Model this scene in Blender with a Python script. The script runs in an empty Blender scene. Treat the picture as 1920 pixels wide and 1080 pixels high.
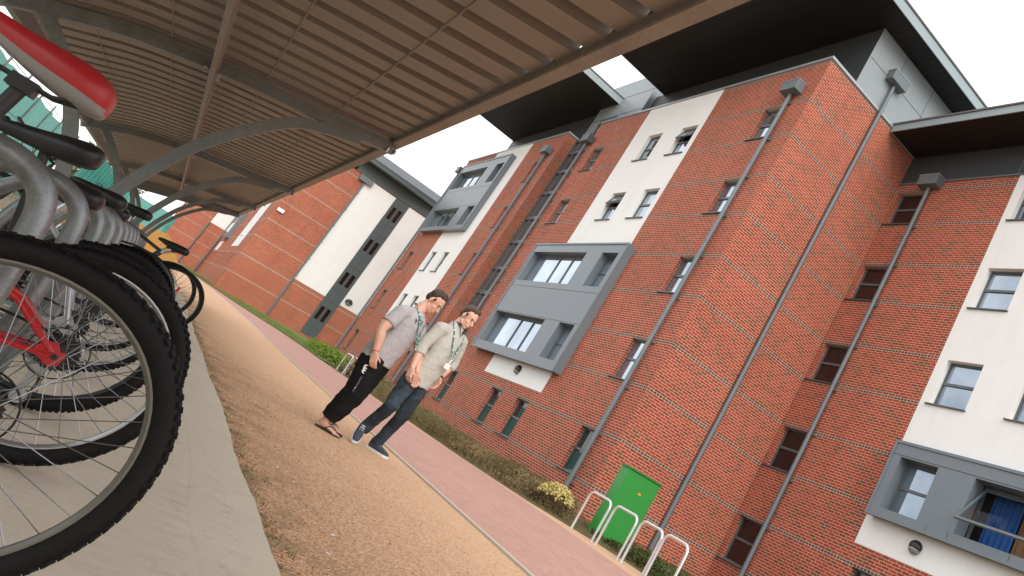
import bpy, math, random
from mathutils import Vector, Matrix, Quaternion
random.seed(7)
PI = math.pi
scn = bpy.context.scene
COL = scn.collection

# ------------------------------------------------------------------ helpers
def V(*a): return Vector(a)

class MB:
    def __init__(s): s.v = []; s.f = []; s.m = []; s.cur = 0
    def _add(s, vs, fs):
        o = len(s.v); s.v += [tuple(p) for p in vs]; s.f += [tuple(i + o for i in f) for f in fs]; s.m += [s.cur] * len(fs)
    def quad(s, a, b, c, d): s._add([a, b, c, d], [(0, 1, 2, 3)])
    def box(s, x0, x1, y0, y1, z0, z1):
        s._add([(x0,y0,z0),(x1,y0,z0),(x1,y1,z0),(x0,y1,z0),(x0,y0,z1),(x1,y0,z1),(x1,y1,z1),(x0,y1,z1)],
               [(0,3,2,1),(4,5,6,7),(0,1,5,4),(1,2,6,5),(2,3,7,6),(3,0,4,7)])
    def obox(s, c, ax, ay, az):
        c, ax, ay, az = Vector(c), Vector(ax), Vector(ay), Vector(az)
        vs = [c + ax*i + ay*j + az*k for k in (-1,1) for (i,j) in ((-1,-1),(1,-1),(1,1),(-1,1))]
        s._add(vs, [(0,3,2,1),(4,5,6,7),(0,1,5,4),(1,2,6,5),(2,3,7,6),(3,0,4,7)])
    def tube(s, path, r, n=8, side=None, caps=True, closed=False):
        P = [Vector(p) for p in path]; k = len(P)
        rs = r if isinstance(r, (list, tuple)) else [r] * k
        rs = [(q, q) if not isinstance(q, (list, tuple)) else q for q in rs]
        prev = None; rings = []
        for i in range(k):
            if closed: t = P[(i+1) % k] - P[i-1]
            else: t = P[min(i+1, k-1)] - P[max(i-1, 0)]
            t.normalize()
            if side is not None: u = Vector(side)
            elif prev is not None: u = prev
            else: u = Vector((0,0,1)) if abs(t.z) < .9 else Vector((1,0,0))
            u = u - t * u.dot(t); u.normalize(); prev = u
            w = t.cross(u)
            rings.append([P[i] + u*(rs[i][0]*math.cos(2*PI*j/n)) + w*(rs[i][1]*math.sin(2*PI*j/n)) for j in range(n)])
        vs = [p for q in rings for p in q]; fs = []
        m = k if closed else k - 1
        for i in range(m):
            a = i*n; b = ((i+1) % k)*n
            for j in range(n): fs.append((a+j, a+(j+1) % n, b+(j+1) % n, b+j))
        if caps and not closed:
            fs.append(tuple(range(n-1, -1, -1))); fs.append(tuple((k-1)*n + j for j in range(n)))
        s._add(vs, fs)
    def ell(s, c, r, nu=14, nv=9, rot=None, ax=None):
        c = Vector(c); vs = []; fs = []
        A = ax or (Vector((1,0,0)), Vector((0,1,0)), Vector((0,0,1)))
        for i in range(nv+1):
            th = PI*i/nv
            for j in range(nu):
                ph = 2*PI*j/nu
                vs.append(c + A[0]*(r[0]*math.sin(th)*math.cos(ph)) + A[1]*(r[1]*math.sin(th)*math.sin(ph)) + A[2]*(r[2]*math.cos(th)))
        for i in range(nv):
            for j in range(nu): fs.append((i*nu+j, (i+1)*nu+j, (i+1)*nu+(j+1) % nu, i*nu+(j+1) % nu))
        s._add(vs, fs)
    def prism(s, poly, f0, f1):
        n = len(poly)
        vs = [f0(*p) for p in poly] + [f1(*p) for p in poly]
        fs = [tuple(range(n)), tuple(range(2*n-1, n-1, -1))] + [(i, i+n, (i+1) % n + n, (i+1) % n) for i in range(n)]
        s._add(vs, fs)
    def build(s, name, mat, parent=None, smooth=False, bevel=0, origin=None, weld=False):
        me = bpy.data.meshes.new(name)
        o = worldloc(parent) if parent is not None and origin is None else (Vector(origin) if origin is not None else Vector((0,0,0)))
        me.from_pydata([(a-o.x, b-o.y, c-o.z) for a, b, c in s.v], [], s.f)
        mats = mat if isinstance(mat, (list, tuple)) else [mat]
        for m in mats: me.materials.append(m)
        if len(mats) > 1:
            for p, i in zip(me.polygons, s.m): p.material_index = i
        if smooth:
            for p in me.polygons: p.use_smooth = True
        me.validate(); me.update()
        ob = bpy.data.objects.new(name, me); COL.objects.link(ob)
        if parent is not None: ob.parent = parent
        elif origin is not None: ob.location = o
        if smooth and smooth != 'full':
            try: me.shade_smooth(); 
            except Exception: pass
            sm = ob.modifiers.new('edges', 'EDGE_SPLIT'); sm.split_angle = math.radians(42)
        if bevel:
            b = ob.modifiers.new('bevel', 'BEVEL'); b.width = bevel; b.segments = 2; b.limit_method = 'ANGLE'
        return ob

def worldloc(o):
    p = Vector((0,0,0))
    while o is not None: p = p + o.location; o = o.parent
    return p
def tag(o, label=None, cat=None, group=None, kind=None):
    if label: o['label'] = label
    if cat: o['category'] = cat
    if group: o['group'] = group
    if kind: o['kind'] = kind
    return o
def thing(name, label, cat, loc=(0,0,0), group=None):
    o = bpy.data.objects.new(name, None); COL.objects.link(o); o.location = loc; o.empty_display_size = .2
    return tag(o, label, cat, group)
def struct(o): o['kind'] = 'structure'; return o
def copy_tree(o, parent=None):
    c = o.copy(); COL.objects.link(c); c.parent = parent
    for ch in list(o.children): copy_tree(ch, c)
    return c

# ------------------------------------------------------------------ materials
class NT:
    def __init__(s, m): s.t = m.node_tree; s.n = s.t.nodes; s.l = s.t.links
    def new(s, typ, **kw):
        x = s.n.new(typ)
        for k, v in kw.items(): setattr(x, k, v)
        return x
    def link(s, a, b): s.l.new(a, b)
    def math(s, op, a, b=None, c=None):
        x = s.new('ShaderNodeMath', operation=op)
        for i, q in enumerate((a, b, c)):
            if q is None: continue
            if isinstance(q, (int, float)): x.inputs[i].default_value = q
            else: s.link(q, x.inputs[i])
        return x.outputs[0]
    def mix(s, f, a, b, mode='MIX'):
        x = s.new('ShaderNodeMix', data_type='RGBA', blend_type=mode)
        for i, q in ((0, f), (6, a), (7, b)):
            if isinstance(q, (int, float)): x.inputs[i].default_value = q
            elif isinstance(q, (tuple, list)): x.inputs[i].default_value = (*q[:3], 1)
            else: s.link(q, x.inputs[i])
        return x.outputs[2]
    def noise(s, scale, detail=4, rough=.55, vec=None, dist=0):
        x = s.new('ShaderNodeTexNoise'); x.inputs['Scale'].default_value = scale; x.inputs['Detail'].default_value = detail
        x.inputs['Roughness'].default_value = rough; x.inputs['Distortion'].default_value = dist
        if vec is not None: s.link(vec, x.inputs['Vector'])
        return x.outputs[0]
    def ramp(s, f, stops):
        x = s.new('ShaderNodeValToRGB'); e = x.color_ramp.elements
        while len(e) < len(stops): e.new(.5)
        for q, (p, c) in zip(e, stops):
            q.position = p; q.color = (*c[:3], 1) if isinstance(c, (tuple, list)) else (c, c, c, 1)
        s.link(f, x.inputs[0]); return x.outputs[0]
    def pos(s): return s.new('ShaderNodeNewGeometry').outputs['Position']
    def bump(s, h, strength=.3, dist=.01):
        x = s.new('ShaderNodeBump'); x.inputs['Strength'].default_value = strength; x.inputs['Distance'].default_value = dist
        s.link(h, x.inputs['Height']); return x.outputs[0]

def base(name):
    m = bpy.data.materials.new(name); m.use_nodes = True
    t = NT(m); b = t.n['Principled BSDF']; return m, t, b
def setc(t, b, col):
    if isinstance(col, (tuple, list)): b.inputs['Base Color'].default_value = (*col[:3], 1)
    else: t.link(col, b.inputs['Base Color'])
def mat(name, col, rough=.6, metal=0, var=.12, scale=8, bump=0, bscale=60, bdist=.004, spec=.5, coat=0):
    m, t, b = base(name)
    tc = t.new('ShaderNodeTexCoord').outputs['Object']
    n = t.noise(scale, 5, .6, tc)
    c = t.mix(n, tuple(x*(1-var) for x in col), tuple(min(1, x*(1+var)) for x in col))
    setc(t, b, c)
    b.inputs['Roughness'].default_value = rough; b.inputs['Metallic'].default_value = metal
    b.inputs['Specular IOR Level'].default_value = spec; b.inputs['Coat Weight'].default_value = coat
    if bump: t.link(t.bump(t.noise(bscale, 6, .6, tc), bump, bdist), b.inputs['Normal'])
    return m

def sep(t, v):
    x = t.new('ShaderNodeSeparateXYZ'); t.link(v, x.inputs[0]); return x.outputs
def comb(t, x, y, z=0):
    c = t.new('ShaderNodeCombineXYZ')
    for i, q in enumerate((x, y, z)):
        if isinstance(q, (int, float)): c.inputs[i].default_value = q
        else: t.link(q, c.inputs[i])
    return c.outputs[0]

def brick_mat(name, c1, c2, c3, mortar, band0=.7375, period=2.85, second=1.35, banded=True, bandc=((.085,.062,.055), (.13,.095,.08))):
    m, t, b = base(name)
    g = t.new('ShaderNodeNewGeometry'); P = sep(t, g.outputs['Position']); N = sep(t, g.outputs['True Normal'])
    ax = t.math('GREATER_THAN', t.math('ABSOLUTE', N[0]), .5)
    u = t.math('ADD', t.math('MULTIPLY', P[1], ax), t.math('MULTIPLY', P[0], t.math('SUBTRACT', 1, ax)))
    z = t.math('SUBTRACT', P[2], band0 - 30)
    vec = comb(t, t.math('ADD', u, 300), z)
    def br(w, off, a, bb, mo, bias):
        x = t.new('ShaderNodeTexBrick'); x.offset = off
        t.link(vec, x.inputs['Vector'])
        x.inputs['Scale'].default_value = 1; x.inputs['Mortar Size'].default_value = .0072; x.inputs['Mortar Smooth'].default_value = .25
        x.inputs['Bias'].default_value = bias; x.inputs['Brick Width'].default_value = w; x.inputs['Row Height'].default_value = .075
        x.inputs['Color1'].default_value = (*a, 1); x.inputs['Color2'].default_value = (*bb, 1); x.inputs['Mortar'].default_value = (*mo, 1)
        return x
    m1 = br(.225, .5, c1, c2, mortar, -.15)
    # occasional dark-burnt bricks: white noise per brick cell
    row = t.math('FLOOR', t.math('DIVIDE', z, .075))
    half = t.math('MULTIPLY', t.math('SUBTRACT', 1, t.math('MODULO', row, 2)), .1125)
    cell = t.math('FLOOR', t.math('DIVIDE', t.math('ADD', t.math('ADD', u, 300), half), .225))
    wn = t.new('ShaderNodeTexWhiteNoise', noise_dimensions='2D'); t.link(comb(t, cell, row), wn.inputs['Vector'])
    dark = t.math('MULTIPLY', t.math('GREATER_THAN', wn.outputs['Value'], .84), .8)
    col = t.mix(dark, m1.outputs['Color'], c3)
    col = t.mix(m1.outputs['Fac'], col, mortar)
    fac = m1.outputs['Fac']
    if banded:
        m2 = br(.1125, 0.0, bandc[0], bandc[1], (.60,.50,.42), 0); m2.inputs['Mortar Size'].default_value = .009
        zz = t.math('MODULO', t.math('ADD', t.math('SUBTRACT', P[2], band0), period*6), period)
        band = t.math('MAXIMUM', t.math('LESS_THAN', zz, .075),
               t.math('MULTIPLY', t.math('GREATER_THAN', zz, second), t.math('LESS_THAN', zz, second + .075)))
        band = t.math('MULTIPLY', band, t.math('GREATER_THAN', P[2], .5))
        col = t.mix(band, col, m2.outputs['Color'])
        f = t.new('ShaderNodeMix'); t.link(band, f.inputs[0]); t.link(fac, f.inputs[2]); t.link(m2.outputs['Fac'], f.inputs[3]); fac = f.outputs[0]
    n = t.noise(.6, 3, .5, g.outputs['Position'])
    col = t.mix(t.ramp(n, [(.35, 0.), (.7, .45)]), col, t.mix(1, col, (.80,.74,.72), 'MULTIPLY'))
    stn = t.noise(1.0, 5, .65, comb(t, t.math('MULTIPLY', u, 2.2), t.math('MULTIPLY', P[2], .22)))
    col = t.mix(t.ramp(stn, [(.52, 0.), (.78, .5)]), col, t.mix(1, col, (.66,.62,.60), 'MULTIPLY'))
    n2 = t.noise(30, 4, .7, g.outputs['Position'])
    col = t.mix(.25, col, t.mix(1, col, t.ramp(n2, [(.3, .55), (.7, 1.35)]), 'MULTIPLY'))
    setc(t, b, col); b.inputs['Roughness'].default_value = .85; b.inputs['Specular IOR Level'].default_value = .25
    h = t.math('SUBTRACT', t.math('MULTIPLY', n2, .25), fac)
    t.link(t.bump(h, .5, .006), b.inputs['Normal'])
    return m

M = {}
M['brick'] = brick_mat('red_brick', (.42,.075,.040), (.29,.050,.030), (.17,.072,.042), (.65,.46,.33))
M['brick_far'] = brick_mat('far_red_brick', (.46,.092,.042), (.35,.068,.035), (.24,.08,.045), (.64,.45,.31), band0=1.49, period=2.86, second=1.36, bandc=((.30,.24,.20), (.36,.29,.25)))
def render_mat():
    m, t, b = base('white_render'); p = t.pos()
    n = t.noise(1.2, 5, .6, p); n2 = t.noise(90, 3, .6, p)
    s = sep(t, p); st = t.noise(1.0, 4, .6, comb(t, t.math('MULTIPLY', s[0], 5), t.math('MULTIPLY', s[1], 5), t.math('MULTIPLY', s[2], .25)))
    c = t.mix(n, (.82,.82,.80), (.90,.90,.885)); c = t.mix(t.math('MULTIPLY', t.ramp(st, [(.5, 0.), (.8, 1.)]), .18), c, (.62,.60,.54))
    setc(t, b, c); b.inputs['Roughness'].default_value = .9; b.inputs['Specular IOR Level'].default_value = .2
    t.link(t.bump(n2, .15, .002), b.inputs['Normal']); return m
M['render'] = render_mat()
M['clad'] = mat('grey_cladding', (.160,.190,.215), .36, 0, .06, 1.2, spec=.5)
M['clad_green'] = mat('dark_green_grey_cladding', (.075,.095,.098), .45, 0, .08, 1.2)
M['clad_light'] = mat('pale_grey_cladding', (.27,.305,.32), .4, 0, .06, .7, spec=.5)
M['clad_dark'] = mat('dark_grey_cladding', (.045,.052,.056), .5, 0, .1, .8)  # dark tone also holds the overhang's shade on the upper storey fronts
M['soffit'] = mat('black_soffit', (.008,.008,.0085), .6, 0, .2, 1)
M['fascia'] = mat('grey_fascia', (.30,.36,.38), .4, 0, .08, 1)
M['frame'] = mat('window_frame_grey', (.105,.125,.135), .4, 0, .08, 3)
M['sill'] = mat('sill_grey', (.10,.105,.11), .45, 0, .1, 3)
M['pipe'] = mat('drainpipe_grey', (.135,.165,.18), .42, 0, .08, 2, spec=.6)
M['coping'] = mat('metal_coping', (.36,.38,.40), .35, .2, .1, 2)
M['roofing'] = mat('roof_membrane', (.13,.13,.13), .8)
M['core'] = mat('plain_dark_interior', (.03,.028,.026), .9)
def glass_mat(name, tint=(.05,.065,.075), ior=2.1, lo=(.02,.025,.03)):
    m, t, b = base(name); p = t.pos()
    n = t.noise(.5, 3, .6, p)
    setc(t, b, t.mix(t.ramp(n, [(.4, 0.), (.65, 1.)]), lo, tint)); b.inputs['Roughness'].default_value = .03
    b.inputs['IOR'].default_value = ior; b.inputs['Specular IOR Level'].default_value = .5
    n2 = t.noise(1.6, 2, .5, p); t.link(t.bump(n2, .12, .02), b.inputs['Normal'])
    return m
M['glass'] = glass_mat('window_glass', (.52,.60,.68), 2.0, (.36,.43,.50)); M['glass'].node_tree.nodes['Principled BSDF'].inputs['Metallic'].default_value = .85
M['glass_rear'] = glass_mat('rear_wing_glass', (.34,.40,.47), 2.0, (.22,.27,.33)); M['glass_rear'].node_tree.nodes['Principled BSDF'].inputs['Metallic'].default_value = .8
M['glass_dark'] = glass_mat('dark_window_glass', (.035,.018,.016), 1.5, (.02,.012,.012)); M['glass_stair'] = glass_mat('stair_glass', (.16,.10,.085), 1.6, (.10,.06,.05))
M['glass_ground'] = glass_mat('ground_window_glass', (.03,.05,.045), 1.6, (.015,.02,.02))
def clear_glass():
    m, t, b = base('open_pane_glass'); out = t.n['Material Output']
    tr = t.new('ShaderNodeBsdfTransparent'); tr.inputs[0].default_value = (.8,.85,.85,1)
    gl = t.new('ShaderNodeBsdfGlossy'); gl.inputs['Roughness'].default_value = .03
    mx = t.new('ShaderNodeMixShader'); mx.inputs[0].default_value = .10
    t.link(tr.outputs[0], mx.inputs[1]); t.link(gl.outputs[0], mx.inputs[2]); t.link(mx.outputs[0], out.inputs[0]); return m
M['clear'] = clear_glass()
M['blue'] = mat('blue_curtain', (.010,.075,.27), .8, 0, .2, 4)
M['tan'] = mat('brown_curtain', (.22,.11,.055), .8, 0, .2, 4)
M['green_blind'] = mat('green_blind', (.006,.055,.038), .7, 0, .2, 4)
M['lamp_black'] = mat('lamp_black', (.02,.02,.022), .35)
M['lamp_glass'] = mat('lamp_diffuser', (.24,.24,.23), .3)

def galv(name, a=(.19,.20,.205), b2=(.33,.345,.35), rough=.40, metal=.65, sc=14):
    m, t, b = base(name); tc = t.new('ShaderNodeTexCoord').outputs['Object']
    v = t.new('ShaderNodeTexVoronoi'); v.inputs['Scale'].default_value = sc*9; t.link(tc, v.inputs['Vector'])
    n = t.noise(sc, 5, .65, tc); n3 = t.noise(sc*.25, 4, .6, tc)
    f = t.math('ADD', t.math('MULTIPLY', sep(t, v.outputs['Color'])[0], .16), t.math('MULTIPLY', n, .84))
    c = t.mix(t.ramp(f, [(.3, 0.), (.7, 1.)]), a, b2)
    c = t.mix(t.math('MULTIPLY', t.ramp(n3, [(.45, 0.), (.75, 1.)]), .5), c, tuple(x*.62 for x in a))
    setc(t, b, c); b.inputs['Metallic'].default_value = metal
    t.link(t.math('ADD', t.math('MULTIPLY', n, .35), rough-.15), b.inputs['Roughness'])
    t.link(t.bump(n, .12, .002), b.inputs['Normal']); return m
M['galv'] = galv('galvanised_steel')
M['galv_frame'] = galv('galvanised_shelter_steel', (.17,.18,.175), (.27,.28,.27), .5, .35, 6)
M['galv_fascia'] = galv('rusty_fascia_steel', (.27,.22,.19), (.38,.32,.28), .55, .3, 9)
M['stainless'] = mat('pale_steel', (.70,.71,.72), .3, .55, .05, 6)
M['rubber'] = mat('tyre_rubber', (.0075,.0068,.0068), .6, 0, .4, 25, .6, 180, .002, spec=.22)
M['black'] = mat('black_plastic', (.016,.016,.018), .42, 0, .3, 20)
M['saddle_black'] = mat('black_saddle_leather', (.012,.012,.014), .38, 0, .25, 30, .25, 220, .001)
M['red'] = mat('red_paint', (.50,.012,.018), .28, 0, .1, 10, coat=.6)
M['red_vinyl'] = mat('red_vinyl', (.42,.018,.022), .4, 0, .12, 14, .12, 120, .001)
M['grey_vinyl'] = mat('silver_vinyl', (.28,.28,.275), .36, .15, .12, 12, .1, 150, .001)
M['alloy'] = mat('brushed_alloy', (.52,.52,.53), .3, .85, .1, 30)
M['rim_dark'] = mat('dark_rim', (.05,.05,.055), .35, .5, .2, 20)
M['rim_dull'] = mat('dull_rim', (.17,.16,.14), .4, .4, .2, 20)
M['spoke'] = mat('steel_spoke', (.36,.37,.38), .25, .9, .1, 40)
M['chainblack'] = mat('oily_steel', (.045,.04,.038), .4, .7, .3, 60)
M['silver_paint'] = mat('silver_paint', (.45,.46,.48), .3, .4, .1, 10, coat=.4)
M['dark_paint'] = mat('dark_paint', (.025,.027,.035), .3, 0, .2, 10, coat=.4)

def sheet_mat():
    m, t, b = base('corrugated_sheet'); p = t.pos()
    n = t.noise(1.3, 5, .6, p); s = sep(t, p)
    st = t.noise(1.0, 5, .65, comb(t, t.math('MULTIPLY', s[0], 9), t.math('MULTIPLY', s[1], .8), s[2]))
    c = t.mix(n, (.215,.178,.142), (.285,.238,.195)); c = t.mix(t.math('MULTIPLY', t.ramp(st, [(.5, 0.), (.8, 1.)]), .35), c, (.14,.105,.08))
    setc(t, b, c); b.inputs['Roughness'].default_value = .55; return m
M['sheet'] = sheet_mat()

def gravel_mat():
    m, t, b = base('sandy_gravel'); p = t.pos(); s = sep(t, p)
    v = t.new('ShaderNodeTexVoronoi'); v.inputs['Scale'].default_value = 85; t.link(p, v.inputs['Vector'])
    v2 = t.new('ShaderNodeTexVoronoi'); v2.inputs['Scale'].default_value = 240; t.link(p, v2.inputs['Vector'])
    n = t.noise(.9, 6, .6, p, .4); n2 = t.noise(14, 5, .7, p)
    c = t.mix(sep(t, v.outputs['Color'])[0], (.36,.18,.095), (.84,.50,.29))
    c = t.mix(t.math('MULTIPLY', t.math('GREATER_THAN', sep(t, v2.outputs['Color'])[1], .86), .8), c, (.78,.68,.55))
    c = t.mix(t.math('MULTIPLY', t.math('GREATER_THAN', sep(t, v2.outputs['Color'])[0], .84), .7), c, (.15,.085,.05))
    c = t.mix(t.math('MULTIPLY', t.ramp(n, [(.35, 0.), (.7, 1.)]), .35), c, t.mix(1, c, (.70,.64,.58), 'MULTIPLY'))
    # fine worn sand further out; loose aggregate with painted roof shade beside the slab
    e = t.math('ADD', t.math('DIVIDE', t.math('SUBTRACT', s[1], .9), 2.6), t.math('MULTIPLY', t.math('SUBTRACT', n2, .5), .2))
    far = t.math('DIVIDE', t.math('SUBTRACT', t.math('MULTIPLY', s[0], -1), 8), 10)
    far.node.use_clamp = True
    e = t.math('ADD', e, far); e.node.use_clamp = True
    worn = t.mix(n2, (.70,.44,.27), (.84,.57,.37))
    c = t.mix(t.math('MULTIPLY', e, .58), c, worn)
    # moss and dirt hugging the slab edge
    mo = t.noise(3.5, 6, .7, p); ed = t.math('SUBTRACT', 1, t.math('DIVIDE', t.math('SUBTRACT', s[1], .87), .55)); ed.node.use_clamp = True
    mm = t.math('MULTIPLY', t.ramp(mo, [(.47, 0.), (.58, 1.)]), ed)
    c = t.mix(t.math('MULTIPLY', mm, .55), c, (.16,.135,.055))
    setc(t, b, c); b.inputs['Roughness'].default_value = .95; b.inputs['Specular IOR Level'].default_value = .2
    h = t.math('ADD', t.math('MULTIPLY', v.outputs['Distance'], 1.0), t.math('MULTIPLY', n2, .6))
    t.link(t.bump(h, .7, .01), b.inputs['Normal']); return m
M['gravel'] = gravel_mat()
def paver_mat():
    m, t, b = base('brick_pavers'); p = t.pos()
    x = t.new('ShaderNodeTexBrick'); x.offset = .5; t.link(p, x.inputs['Vector'])
    x.inputs['Scale'].default_value = 1; x.inputs['Mortar Size'].default_value = .003; x.inputs['Brick Width'].default_value = .2; x.inputs['Row Height'].default_value = .1
    x.inputs['Bias'].default_value = -.1
    x.inputs['Color1'].default_value = (.54,.28,.215,1); x.inputs['Color2'].default_value = (.43,.235,.195,1); x.inputs['Mortar'].default_value = (.36,.25,.21,1)
    n = t.noise(.8, 5, .6, p); n2 = t.noise(22, 5, .7, p)
    c = t.mix(t.math('MULTIPLY', n, .5), x.outputs['Color'], (.58,.38,.32))
    c = t.mix(.3, c, t.mix(1, c, t.ramp(n2, [(.3, .6), (.7, 1.3)]), 'MULTIPLY'))
    v2 = t.new('ShaderNodeTexVoronoi'); v2.inputs['Scale'].default_value = 9; t.link(p, v2.inputs['Vector'])
    sp = t.math('LESS_THAN', v2.outputs['Distance'], .045)
    c = t.mix(t.math('MULTIPLY', sp, .8), c, (.10,.05,.035))
    setc(t, b, c); b.inputs['Roughness'].default_value = .8; b.inputs['Specular IOR Level'].default_value = .3
    t.link(t.bump(t.math('SUBTRACT', n2, x.outputs['Fac']), .35, .004), b.inputs['Normal']); return m
M['paver'] = paver_mat()
def concrete_mat():
    m, t, b = base('brushed_concrete'); p = t.pos(); s = sep(t, p)
    n = t.noise(1.1, 6, .65, p); n2 = t.noise(9, 6, .7, p)
    br = t.noise(1.0, 3, .6, comb(t, t.math('MULTIPLY', s[0], 260), t.math('MULTIPLY', s[1], 5), 0))
    v = t.new('ShaderNodeTexVoronoi'); v.inputs['Scale'].default_value = 150; t.link(p, v.inputs['Vector'])
    c = t.mix(n, (.61,.53,.42), (.80,.71,.57))
    c = t.mix(t.ramp(br, [(.3, 0.), (.7, .5)]), c, t.mix(1, c, (.60,.57,.53), 'MULTIPLY'))
    c = t.mix(t.math('MULTIPLY', t.math('GREATER_THAN', sep(t, v.outputs['Color'])[0], .985), .3), c, (.30,.23,.16))
    c = t.mix(t.math('MULTIPLY', t.ramp(n2, [(.55, 0.), (.75, 1.)]), .35), c, (.22,.18,.12))
    setc(t, b, c); b.inputs['Roughness'].default_value = .88; b.inputs['Specular IOR Level'].default_value = .25
    t.link(t.bump(t.math('ADD', t.math('MULTIPLY', br, 1.0), t.math('MULTIPLY', n2, .8)), .5, .006), b.inputs['Normal']); return m
M['concrete'] = concrete_mat()
M['kerb'] = mat('timber_edging', (.55,.50,.42), .8, 0, .15, 6, .2, 40)
def soil_mat():
    m, t, b = base('verge_soil'); p = t.pos(); n = t.noise(2.5, 6, .7, p); n2 = t.noise(40, 5, .7, p)
    c = t.mix(t.ramp(n, [(.4, 0.), (.6, 1.)]), (.10,.065,.035), (.15,.12,.05)); c = t.mix(.5, c, t.mix(1, c, t.ramp(n2, [(.3, .4), (.7, 1.7)]), 'MULTIPLY'))
    setc(t, b, c); b.inputs['Roughness'].default_value = .95; t.link(t.bump(n2, .8, .02), b.inputs['Normal']); return m
M['soil'] = soil_mat()
def lawn_mat():
    m, t, b = base('lawn'); p = t.pos(); n = t.noise(1.2, 6, .7, p); n2 = t.noise(60, 5, .7, p)
    c = t.mix(n, (.11,.17,.035), (.19,.24,.06)); c = t.mix(.5, c, t.mix(1, c, t.ramp(n2, [(.3, .5), (.7, 1.5)]), 'MULTIPLY'))
    setc(t, b, c); b.inputs['Roughness'].default_value = .95; t.link(t.bump(n2, .8, .02), b.inputs['Normal']); return m
M['lawn'] = lawn_mat()
def scrub_mat():
    m, t, b = base('leafy_ground'); p = t.pos(); n = t.noise(.5, 6, .7, p)
    v = t.new('ShaderNodeTexVoronoi'); v.inputs['Scale'].default_value = 16; t.link(p, v.inputs['Vector'])
    c = t.mix(sep(t, v.outputs['Color'])[0], (.13,.08,.05), (.48,.33,.22)); c = t.mix(t.ramp(n, [(.45, 0.), (.6, 1.)]), c, (.22,.17,.08))
    setc(t, b, c); b.inputs['Roughness'].default_value = .95; t.link(t.bump(v.outputs['Distance'], .8, .03), b.inputs['Normal']); return m
M['scrub'] = scrub_mat()
def leaf_mat(name, a, b2, sc=3):
    m, t, b = base(name); p = t.pos(); n = t.noise(sc, 4, .7, p)
    n2 = t.noise(sc*12, 2, .6, p)
    setc(t, b, t.mix(t.math('MULTIPLY', t.math('ADD', n, n2), .5), a, b2)); b.inputs['Roughness'].default_value = .7; b.inputs['Specular IOR Level'].default_value = .25; return m
M['leaf_bright'] = leaf_mat('bright_leaves', (.11,.17,.02), (.23,.32,.05))
M['leaf_dark'] = leaf_mat('dark_leaves', (.035,.055,.015), (.10,.13,.035))
M['leaf_dry'] = leaf_mat('dry_stems', (.16,.105,.05), (.30,.22,.11))
M['leaf_olive'] = leaf_mat('olive_stems', (.10,.10,.035), (.22,.20,.08))
M['leaf_mix'] = leaf_mat('mixed_leaves', (.06,.075,.025), (.24,.16,.08), 2)
M['leaf_yellow'] = leaf_mat('yellow_flowers', (.50,.40,.12), (.72,.62,.28), 8)
M['leaf_tree'] = leaf_mat('tree_leaves', (.10,.14,.06), (.22,.26,.12))
M['bark'] = mat('bark', (.12,.085,.06), .9, 0, .3, 6, .4, 20)
def netting():
    m, t, b = base('teal_netting'); out = t.n['Material Output']; p = t.pos()
    n = t.noise(.9, 5, .65, p); n2 = t.noise(5, 5, .7, p)
    c = t.mix(n, (.015,.28,.22), (.05,.46,.37)); c = t.mix(t.math('MULTIPLY', n2, .35), c, (.25,.62,.55))
    d = t.new('ShaderNodeBsdfDiffuse'); tl = t.new('ShaderNodeBsdfTranslucent'); mx = t.new('ShaderNodeMixShader'); mx.inputs[0].default_value = .45
    t.link(c, d.inputs[0]); t.link(c, tl.inputs[0]); t.link(d.outputs[0], mx.inputs[1]); t.link(tl.outputs[0], mx.inputs[2])
    tr = t.new('ShaderNodeBsdfTransparent'); m2 = t.new('ShaderNodeMixShader'); m2.inputs[0].default_value = .10
    t.link(mx.outputs[0], m2.inputs[1]); t.link(tr.outputs[0], m2.inputs[2]); t.link(m2.outputs[0], out.inputs[0]); return m
M['net'] = netting()
M['rope'] = mat('dark_rope', (.03,.08,.07), .8)
M['ply'] = mat('ochre_plywood', (.50,.26,.07), .8, 0, .25, 2)
M['cab'] = mat('green_cabinet_paint', (.030,.27,.045), .38, 0, .07, 2.5, .05, 80, .001, coat=.15)
M['cab_dark'] = mat('green_cabinet_lid', (.020,.19,.032), .4, 0, .08, 3)
M['sticker'] = mat('orange_sticker', (.75,.33,.06), .5)
M['white'] = mat('white_plastic', (.8,.8,.8), .4, 0, .03)
# people
M['skin'] = mat('skin', (.66,.37,.27), .5, 0, .10, 9, .1, 120, .001)
M['skin2'] = mat('fair_skin', (.70,.42,.32), .5, 0, .10, 9, .1, 120, .001)
M['hair'] = mat('brown_hair', (.045,.024,.014), .55, 0, .4, 45, .8, 160, .004)
M['hair2'] = mat('mid_brown_hair', (.075,.040,.022), .55, 0, .4, 45, .8, 160, .004)
M['tee'] = mat('grey_marl_cotton', (.40,.38,.39), .9, 0, .10, 30, .25, 200, .001)
M['jumper'] = mat('beige_knit', (.47,.46,.405), .92, 0, .09, 60, .5, 260, .002)
M['joggers'] = mat('black_joggers', (.008,.008,.009), .85, 0, .25, 20, .2, 150, .001, spec=.2)
def denim():
    m, t, b = base('dark_denim'); tc = t.new('ShaderNodeTexCoord').outputs['Object']; n = t.noise(4, 5, .6, tc); n2 = t.noise(140, 3, .7, tc)
    c = t.mix(t.ramp(n, [(.42, 0.), (.68, 1.)]), (.010,.015,.024), (.055,.085,.110)); c = t.mix(.3, c, t.mix(1, c, t.ramp(n2, [(.3, .5), (.7, 1.5)]), 'MULTIPLY'))
    setc(t, b, c); b.inputs['Roughness'].default_value = .85; return m
M['denim'] = denim()
M['eye'] = mat('eye', (.02,.015,.012), .2)
M['lip'] = mat('lips', (.46,.19,.15), .5)
M['navy_collar'] = mat('dark_collar', (.02,.022,.03), .8)
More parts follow.
